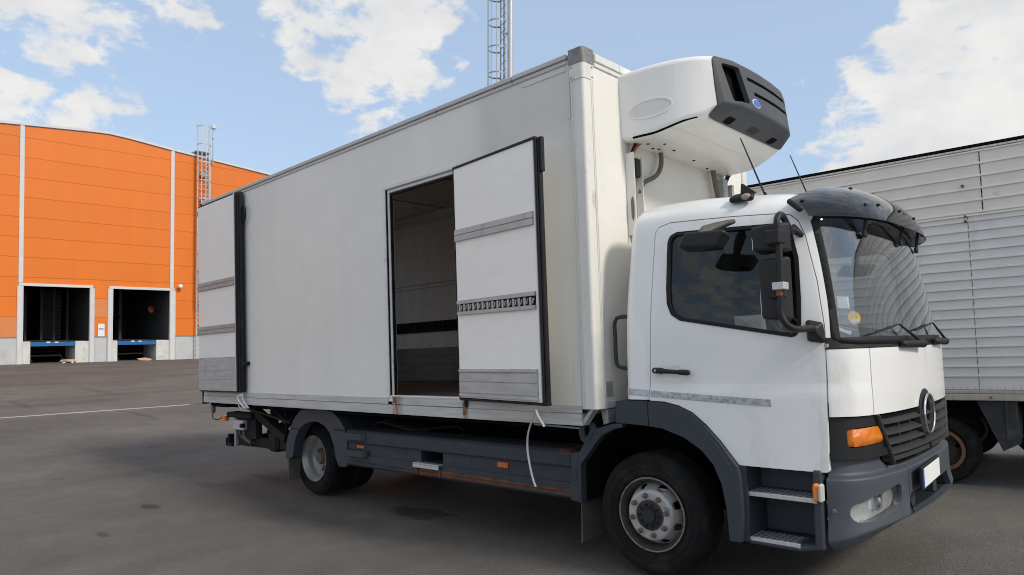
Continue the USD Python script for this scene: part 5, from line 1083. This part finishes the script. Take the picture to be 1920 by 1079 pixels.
# behind bumper
part(tk, 'front_beam', rbox(1.02, 1.18, .35, 2.15, .42, .76, .02), M['dark'])
part(tk, 'radiator', box(1.05, 1.10, .5, 2.0, .6, 1.05), M['dark'], smooth=False)
for p in [(.80, .74), (.95, .75), (1.5, .76), (1.62, .74)]:
    part(tk, 'front_hose', sweep(spline([(1.2, p[0], .80), (1.26, p[0] + .06, .755), (1.25, p[0] + .16, .75), (1.18, p[0] + .2, .80)], 10), .02), M['under'])
# ---- entry steps
stp = part(tk, 'step_box', [box(.66, 1.06, .42, .46, .345, .80), prism_x(ccw([(.20, .345), (.46, .345), (.46, .37), (.20, .365)]), .64, 1.05), prism_x(ccw([(.20, .595), (.42, .60), (.42, .628), (.20, .62)]), .66, 1.06), box(.625, .66, .12, .46, .345, .80)], M['plastic_grey'], smooth=False)
part(stp, 'riser', [rbox(.66, 1.06, .36, .40, .37, .60, .01), rbox(.66, 1.06, .30, .34, .63, .80, .01)], M['plastic_grey'])
for (x0, x1, z, y0, y1) in [(.648, 1.045, .628, .145, .315), (.648, .945, .372, .135, .30)]:
    tr2 = part(tk, 'step_tread', rbox(x0, x1, y0, y1, z - .022, z, .003), M['step_base'], label='chequered metal step tread')
    part(tr2, 'front_edge', rbox(x0, x1, y0 - .003, y0 + .004, z - .024, z + .002, .002), M['checker'])
    part(tr2, 'tread_studs', [m3.Manifold.sphere(1, 6).scale([.015, .008, .004]).rotate([0, 0, 45 if (i + j) % 2 else -45]).translate([x0 + .02 + .033 * i, y0 + .02 + .032 * j, z]) for i in range(int((x1 - x0 - .02) / .033)) for j in range(5)], M['checker'])
part(stp, 'outer_post', m3.Manifold.batch_hull([rball((1.035, .175, .765), .016), rball((1.052, .18, .765), .016), rball((1.035, .165, .365), .018), rball((1.050, .168, .365), .018), rball((1.04, .34, .37), .018), rball((1.04, .34, .76), .018)]), M['plastic_grey'], smooth=50)
part(stp, 'lower_lip', m3.Manifold.batch_hull([rball((.66, .145, .345), .015), rball((.93, .145, .345), .015), rball((1.045, .17, .362), .015), rball((.66, .40, .345), .015), rball((1.045, .40, .36), .015)]), M['plastic_grey'], smooth=50)
sl = part(tk, 'side_marker', rbox(1.032, 1.058, .118, .16, .618, .715, .008), M['amber'])
part(sl, 'clear_half', rbox(1.058, 1.082, .120, .17, .616, .713, .008), pm('clear_marker', (.55, .53, .50), .2, var=.1))
# ---- front wheel arch and mudguard
ARCH_IN = [(-.233, .996), (.027, .985), (.144, .974), (.291, .926), (.405, .858), (.479, .777), (.526, .668), (.551, .523), (.558, .36)]
arch_poly = [(-.205, 1.140), (.035, 1.140)] + [(x, z - .006) for x, z in ARCH_OUT[1:]] + [(.638, .70), (.640, .50), (.632, .345), (.560, .345)] + ARCH_IN[::-1][1:-1] + [(-.205, .996)]
arch = prism_y(roundpoly(ccw(arch_poly), .006), .075, .50)
edge = prism_y(roundpoly(ccw(arch_poly), .006), .060, .085) - prism_y(xsec(ccw(arch_poly)).offset(-.028, m3.JoinType.Round), 0, .3)
wa = part(tk, 'wheel_arch', arch - box(.040, .046, 0, .3, .95, 1.2), M['plastic_grey'], smooth=35)
part(wa, 'arch_liner', prism_y(ccw([(-.2, 1.00)] + [(x - .0, z + .012) for x, z in ARCH_IN[1:]] + [(.60, .36), (.62, .80), (.30, 1.12), (-.2, 1.13)]), .50, .60), M['dark'], smooth=False)
part(wa, 'bright_lip', sweep([(x, .073, z - .032) for x, z in [(.10, 1.140), (.20, 1.132), (.30, 1.10), (.40, 1.035), (.50, .935), (.57, .835), (.605, .76)]], .0018, 6), M['bumper_grey'])  # paler thread painting the highlight along the arch edge
MG = [(-.16, .990), (-.24, .985), (-.38, .945), (-.47, .86), (-.525, .775), (-.60, .765), (-.615, .44), (-.525, .432), (-.515, .70), (-.47, .745), (-.40, .83), (-.33, .905), (-.22, .955), (-.16, .965)]
mg = part(tk, 'mudguard', prism_y(ccw(MG), .075, .135), M['plastic_grey'], smooth=30, label='rear half of the front mudguard')
part(mg, 'inner_flange', prism_y(ccw(MG), .1352, .45), M['dark'], smooth=False)  # inside coloured near-black for the shade in there and road dirt
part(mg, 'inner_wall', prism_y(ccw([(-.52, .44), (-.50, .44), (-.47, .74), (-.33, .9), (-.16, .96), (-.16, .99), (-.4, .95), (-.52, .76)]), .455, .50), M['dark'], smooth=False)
part(tk, 'mud_flap', m3.Manifold.hull_points([(-.565, .135, .45), (-.555, .46, .45), (-.575, .135, .135), (-.565, .46, .16), (-.572, .135, .45), (-.562, .46, .45), (-.585, .135, .135), (-.575, .46, .16)]), M['mud'], smooth=False)
# ---- wheels
TR_ = .395
def tyre_mesh(R=.395, rr=.232, w=.245):
    prof = [(rr - .012, -.03), (rr + .004, .004), (rr + .03, .022), (rr + .07, .030), (R - .055, .026), (R - .030, .014), (R - .012, -.006), (R - .004, -.020), (R, -.04)]
    for g in (-.075, -.122, -.17):
        prof += [(R, g + .006), (R - .012, g + .004), (R - .012, g - .004), (R, g - .006)]
    prof += [(R, -w + .04), (R - .012, -w + .006), (R - .05, -w - .024), (rr + .03, -w - .02), (rr - .012, -w + .03)]
    t = revolve(prof, 96)
    rings = [torus(r, .0022, 72, 6).rotate([90, 0, 0]).translate([0, -y, 0]) for r, y in ((rr + .018, .016), (rr + .060, .029), (R - .060, .027), (R - .045, .021))]
    return t, rings
def wheel(x, y, front, steer=0., flip=False, label=None):
    R = TR_; rr = .236 if front else .248
    rot = (lambda m: (m.mirror([0, 1, 0]) if flip else m).rotate([0, 0, steer]).translate([x, y, R + .011]))
    t, rg = tyre_mesh(R, rr)
    wh = part(tk, 'wheel', rot(t), M['tyre'], smooth=25, label=label)
    for g in rg: part(wh, 'sidewall_ring', rot(g), M['tyre'], smooth=60)
    barrel = revolve([(rr, .012), (rr, .0), (rr - .016, -.014), (rr - .022, -.05), (rr - .022, -.20), (rr - .034, -.20), (rr - .034, -.05), (rr - .026, -.008), (rr - .008, .012)], 72)
    part(wh, 'rim', rot(barrel), M['rim_rust'] if front else M['steel_silver'], smooth=40)
    part(wh, 'rim_lip', rot(torus(rr - .002, .0055, 72, 8).rotate([90, 0, 0]).translate([0, -.012, 0])), M['rim_edge'], smooth=60)
    if front:
        d = revolve([(.062, .030), (.140, .032), (.155, .026), (.164, .014), (rr - .034, -.070), (rr - .034, -.085), (.154, .0), (.146, .012), (.062, .012)], 72)
        for k in range(8):
            a = 2 * math.pi * (k + .5) / 8
            c = np.array([math.cos(a), 0, math.sin(a)])
            d = d - m3.Manifold.batch_hull([cyl(c * .180 + np.array([c[2], 0, -c[0]]) * s_ * .012 + [0, .2, 0], c * .180 + np.array([c[2], 0, -c[0]]) * s_ * .012 + [0, -.2, 0], .015, n=14) for s_ in (-1, 1)])
        part(wh, 'disc', rot(d), M['steel_silver'], smooth=35)
        part(wh, 'hub', rot(revolve([(0, .052), (.044, .052), (.050, .040), (.080, .038), (.096, .032), (.096, -.02), (0, -.02)], 40)), M['hub_black'], smooth=35)
        part(wh, 'hub_rust_ring', rot(torus(.097, .004, 40, 6).rotate([90, 0, 0]).translate([0, -.031, 0])), M['nut_rust'], smooth=60)
        for k in range(10):
            a = 2 * math.pi * k / 10
            part(wh, 'hub_bolt', rot(cyl((.068 * math.cos(a), -.03, .068 * math.sin(a)), (.068 * math.cos(a), -.052, .068 * math.sin(a)), .009, n=6)), M['under'], smooth=False)
        for k in range(8):
            a = 2 * math.pi * k / 8 + .2
            c = np.array([math.cos(a) * .126, -.030, math.sin(a) * .126])
            part(wh, 'wheel_nut', rot(cyl(c + [0, .0, 0], c + [0, -.014, 0], .0175, n=18) + cyl(c + [0, -.013, 0], c + [0, -.034, 0], .0135, .0125, n=6) + cyl(c + [0, -.033, 0], c + [0, -.042, 0], .007, n=8)), M['nut_rust'], smooth=25)
    else:
        d = revolve([(.062, -.150), (.135, -.150), (.155, -.142), (rr - .034, -.10), (rr - .034, -.115), (.155, -.158), (.062, -.165)], 60)
        for k in range(8):
            a = 2 * math.pi * (k + .5) / 8
            d = d - cyl((.158 * math.cos(a), .3, .158 * math.sin(a)), (.158 * math.cos(a), -.1, .158 * math.sin(a)), .019, n=14)
        part(wh, 'disc', rot(d), M['steel_silver'], smooth=35)
        part(wh, 'rim_step', rot(revolve([(rr - .012, .004), (rr - .018, -.03), (rr - .030, -.035), (rr - .030, -.06), (rr - .040, -.062), (rr - .040, -.04), (rr - .028, -.018)], 60)), M['steel_silver'], smooth=30)
        part(wh, 'hub', rot(revolve([(0, -.045), (.052, -.045), (.062, -.06), (.066, -.15), (0, -.15)], 36)), M['nut_rust'], smooth=35)
        for k in range(8):
            a = 2 * math.pi * k / 8
            c = np.array([math.cos(a) * .105, .15, math.sin(a) * .105])
            part(wh, 'wheel_nut', rot(cyl(c, c + [0, -.05, 0], .0145, .012, n=6)), M['nut_rust'], smooth=False)
    return wh
wheel(-.010, .155, True, 3.0, label='near front wheel, silver disc and rusty nuts')
wheel(-.010, 2.345, True, 3.0, flip=True)
wheel(-4.345, .285, False, label='near rear wheel, deep-set silver rim')
wheel(-4.345, .575, False)
wheel(-4.345, 1.925, False, flip=True)
wheel(-4.345, 2.215, False, flip=True)
part(tk, 'front_axle', [cyl((-.01, .35, .39), (-.01, 2.15, .39), .06, n=12), rbox(-.12, .1, 1.0, 1.5, .28, .5, .03)], M['dark'])
part(tk, 'rear_axle', [cyl((-4.345, .45, .39), (-4.345, 2.05, .39), .085, n=14), m3.Manifold.sphere(.22, 20).translate([-4.345, 1.25, .40])], M['dark'])
# ---- chassis and underbody
for y in (.80, 1.62):
    part(tk, 'frame_rail', rbox(-6.30, 1.05, y, y + .075, .70, .92, .008), M['dark'])
part(tk, 'underfloor', box(-6.42, -.38, .10, 2.40, .93, 1.045), M['dark'], smooth=False)  # unseen plate added to keep light out below the box
for x in np.arange(-6.2, -.4, .42):
    part(tk, 'floor_bearer', rbox(x, x + .05, .40, 2.42, .90, .985, .004), M['dark'])
part(tk, 'engine', rbox(-.35, .95, .85, 1.65, .34, 1.02, .05), M['dark'])
part(tk, 'gearbox', rbox(-1.5, -.35, 1.05, 1.5, .36, .78, .05), M['dark'])
part(tk, 'drive_shaft', cyl((-4.2, 1.25, .46), (-1.4, 1.25, .56), .05, n=12), M['dark'])
part(tk, 'fuel_tank', rbox(-2.4, -1.2, 1.78, 2.35, .36, .82, .08), M['dark'])
part(tk, 'battery_box', rbox(-1.1, -.5, 1.80, 2.35, .38, .80, .03), M['dark'])
part(tk, 'air_tank', [cyl((-3.3, .55, .60), (-2.5, .55, .60), .13, n=18), cyl((-2.2, .5, .50), (-1.2, .5, .50), .16, n=18)], M['dark'])
part(tk, 'far_skirt', rbox(-3.75, -.5, 2.36, 2.40, .20, .95, .01), M['dark'])  # unseen far skirt, deepened to block light under the truck
part(tk, 'tool_box', rbox(-3.4, -2.5, 1.85, 2.34, .36, .85, .02), M['dark'])
part(tk, 'spare_carrier', [cyl((-1.15, .90, .46), (-1.15, .90, .33), .36, n=36), cyl((-1.9, .9, .40), (-1.9, .9, .34), .33, n=32)], M['dark'])
for k in range(5):
    y = .35 + .06 * k
    part(tk, 'brake_hose', sweep(spline([(-3.3, y, .80 + .01 * k), (-2.9, y - .1, .84), (-2.6, y - .05, .80), (-2.3, y + .1, .83), (-2.0, y, .78)], 24), .012), M['under'])
part(tk, 'strut_bracket', [bar((-.92, .06, .955), (-.50, .06, .945), .015, .012)], M['galv_dark'])
part(tk, 'drain_pipe', sweep(spline([(-.50, .10, .97), (-.50, .09, .90), (-.48, .09, .865), (-.44, .09, .88), (-.43, .10, .97)], 20), .026, 10), M['plastic_grey'])
# ---- side skirt with its window, tread, stops and reflectors
X0, X1 = -3.40, -.605
top = rbox(X0, X1, .070, .30, .664, .775, .012)
mid = box(X0, X1, .098, .30, .555, .668) - box(-2.285, -1.995, 0, .4, .565, .664)
low = prism_x(ccw([(.082, .556), (.30, .556), (.30, .49), (.082, .488)]), X0, X1)
bot = prism_x(ccw([(.080, .485), (.30, .485), (.30, .425), (.16, .425), (.115, .436), (.088, .458)]), X0, X1)
sk = part(tk, 'side_skirt', top, M['skirt'], smooth=30, label='dark grey side skirt with rusty seams')
part(sk, 'middle_band', mid, M['skirt'], smooth=False)
part(sk, 'lower_band', low, M['skirt'], smooth=False)
part(sk, 'sill', bot, M['skirt'], smooth=30)
part(sk, 'top_ledge', prism_x(ccw([(.085, .772), (.30, .772), (.34, .79), (.10, .784)]), X0, X1), M['skirt'], smooth=False)
part(sk, 'window_back', box(-2.29, -1.99, .301, .31, .50, .70), M['dark'], smooth=False)
part(sk, 'tread_plate', [rbox(-2.34, -2.0, .045, .12, .548, .562, .003), rbox(-2.34, -2.0, .045, .055, .520, .560, .003)], M['checker'], smooth=False)
for x in (-2.33, -2.03):
    part(sk, 'tread_bracket', rbox(x, x + .02, .07, .10, .46, .54, .003), M['skirt'], smooth=False)
for z0, z1 in ((.700, .762), (.542, .600)):
    part(sk, 'rub_block', prism_z(roundpoly(ccw([(-3.395, .10), (-3.395, .035), (-3.10, .035), (-3.055, .06), (-3.05, .10)]), .008), z0, z1), M['plastic_grey'], smooth=30)
for x0, x1, z0, z1 in ((-1.345, -1.235, .600, .642), (-3.245, -3.125, .618, .645)):
    part(sk, 'reflector', rbox(x0, x1, .088, .10, z0, z1, .003), M['amber_dull'])
part(sk, 'end_cap', [rbox(-.602, -.530, .072, .30, .435, .775, .012), rbox(-.585, -.548, .064, .2, .58, .66, .006)], M['plastic_grey'])
# ---- rear mudguard
RF_OUT = [(-4.60, .50), (-4.565, .62), (-4.48, .77), (-4.39, .87), (-4.27, .945), (-4.05, .972), (-3.82, .972), (-3.66, .945), (-3.52, .87), (-3.43, .775), (-3.405, .69), (-3.40, .44), (-3.46, .415), (-3.56, .415)]
RF_IN = [(-3.615, .50), (-3.645, .62), (-3.71, .73), (-3.80, .80), (-3.93, .835), (-4.06, .835), (-4.20, .805), (-4.30, .75), (-4.38, .66), (-4.43, .55), (-4.455, .44), (-4.56, .40), (-4.60, .42)]
rfm = part(tk, 'rear_mudguard', prism_y(roundpoly(ccw(RF_OUT + RF_IN), .012), .085, .20), M['plastic_grey'], smooth=35)
part(rfm, 'crown', prism_y(ccw([(-4.58, .60), (-4.48, .77), (-4.39, .865), (-4.27, .94), (-4.05, .966), (-3.82, .966), (-3.66, .94), (-3.53, .86), (-3.44, .77), (-3.46, .75), (-3.60, .82), (-3.80, .875), (-4.06, .90), (-4.28, .865), (-4.42, .77), (-4.52, .60)]), .20, .72), M['plastic_grey'], smooth=30)
part(rfm, 'seam', [box(-4.53, -4.33, .080, .086, .742, .748), box(-3.62, -3.42, .080, .086, .772, .778)], M['dark'], smooth=False)
part(tk, 'mud_flap', m3.Manifold.hull_points([(-4.60, .12, .47), (-4.60, .70, .47), (-4.61, .12, .165), (-4.61, .70, .165), (-4.612, .12, .47), (-4.612, .70, .47), (-4.622, .12, .165), (-4.622, .70, .165)]), M['mud'], smooth=False)
# ---- tail-lift gear behind the rear axle
tg = part(tk, 'tail_lift_frame', [rbox(-6.00, -5.55, .16, .22, .46, .86, .01), rbox(-6.09, -5.45, .10, .25, .80, .865, .01), rbox(-6.10, -4.95, .20, .27, .455, .57, .01), box(-5.56, -5.44, .16, .24, .56, .97), bar((-5.55, .2, .90), (-4.75, .2, .60), .10, .09), rbox(-6.13, -5.99, .12, .22, .44, .475, .006), rbox(-6.13, -6.10, .13, .24, .45, .585, .006)], M['under'], smooth=False)
part(tg, 'pump_body', m3.Manifold.batch_hull([rbox(-5.12, -4.92, .14, .42, .44, .665, .03)]), M['under'])
part(tg, 'power_pack', [rbox(-4.92, -4.62, .18, .50, .465, .64, .012), cyl((-4.86, .3, .465), (-4.86, .3, .44), .06, n=14)], M['under'])
part(tg, 'control_box', rbox(-5.915, -5.66, .105, .20, .655, .775, .008), M['galv'], label='pale grey control box with a black knob')
part(tg, 'control_knob', cyl((-5.65, .12, .715), (-5.65, .07, .715), .026, n=12), M['rubber'])
part(tg, 'control_post', rbox(-5.93, -5.885, .12, .16, .45, .80, .006), M['galv_dark'])
part(tg, 'hydraulic_hose', [sweep(spline([(-5.72, .15, .655), (-5.72, .15, .58), (-5.66, .16, .53), (-5.55, .2, .515)], 14), .02), sweep(spline([(-5.82, .14, .655), (-5.81, .14, .60), (-5.74, .16, .55)], 10), .010)], M['hose'])
part(tg, 'cable_loop', [sweep(spline([(-5.2, .25, .86), (-5.0, .22, .88), (-4.86, .22, .78), (-4.84, .25, .66)], 16), .013), sweep(spline([(-5.3, .3, .80), (-5.05, .26, .84), (-4.92, .26, .74), (-4.90, .3, .62)], 16), .010), sweep(spline([(-4.82, .2, .90), (-4.80, .2, .8), (-4.82, .22, .66)], 10), .012)], M['rubber'])
part(tg, 'support_stay', bar((-5.62, .06, .955), (-4.50, .10, .80), .03, .022), M['under'])
part(tg, 'lift_ram', cyl((-5.45, .35, .62), (-4.85, .35, .80), .05, n=12), M['under'])
part(tk, 'tail_marker', rbox(-6.185, -6.085, .08, .14, .755, .815, .008), M['amber'])
part(tk, 'tail_sensor', rbox(-6.44, -6.385, .05, .10, .845, .945, .006), M['rim_edge'])
part(tk, 'tail_sensor_wire', sweep(spline([(-6.40, .075, .85), (-6.42, .07, .79), (-6.36, .07, .765), (-6.18, .08, .80)], 16), .006), M['rubber'])
part(tk, 'underride_bar', [rbox(-6.35, -6.25, .2, 2.3, .42, .52, .01), rbox(-6.33, -6.27, .8, .9, .5, .95, .01), rbox(-6.33, -6.27, 1.6, 1.7, .5, .95, .01)], M['dark'])
part(tk, 'rear_cross_beam', rbox(-6.45, -6.0, .06, 2.44, .925, .975, .008), M['dark'])
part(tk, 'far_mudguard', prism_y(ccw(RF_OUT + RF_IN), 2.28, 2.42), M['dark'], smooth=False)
# ---- straps tied below the doors
s1 = solo('tie_strap', sweep(spline([(-.80, -.045, 1.062), (-.85, -.05, .98), (-.885, -.05, .90), (-.897, -.05, .80), (-.882, -.048, .68), (-.858, -.045, .58), (-.835, -.045, .527)], 40), .01, 4, flat=(.009, .002)), M['strap'], 'long white strap hanging from the open side door down over the skirt', 'strap', group='ties hanging under the box doors', xf=TRUCK)
solo('tie_strap', sweep(spline([(-.80, -.05, 1.07), (-.77, -.055, 1.02), (-.735, -.05, .965), (-.73, -.05, .955)], 14), .01, 4, flat=(.008, .002)), M['strap'], 'short white plastic tie twisted beside the long strap under the side door', 'strap', group='ties hanging under the box doors', xf=TRUCK)
solo('tie_strap', trimesh.util.concatenate([sweep(spline([(-5.33, -.06, 1.10), (-5.42, -.065, 1.06), (-5.36, -.07, 1.02), (-5.28, -.06, .965), (-5.22, -.055, .955)], 20), .013, 6), sweep(spline([(-5.38, -.06, 1.06), (-5.40, -.06, .97), (-5.33, -.06, .945), (-5.30, -.06, 1.0)], 16), .007, 6), sweep(spline([(-5.33, -.05, 1.12), (-5.30, -.06, 1.05), (-5.20, -.055, .965), (-5.18, -.05, .95)], 12), .010, 6)]), M['strap'], 'knotted white cord tied under the folded rear door', 'cord', group='ties hanging under the box doors', xf=TRUCK)
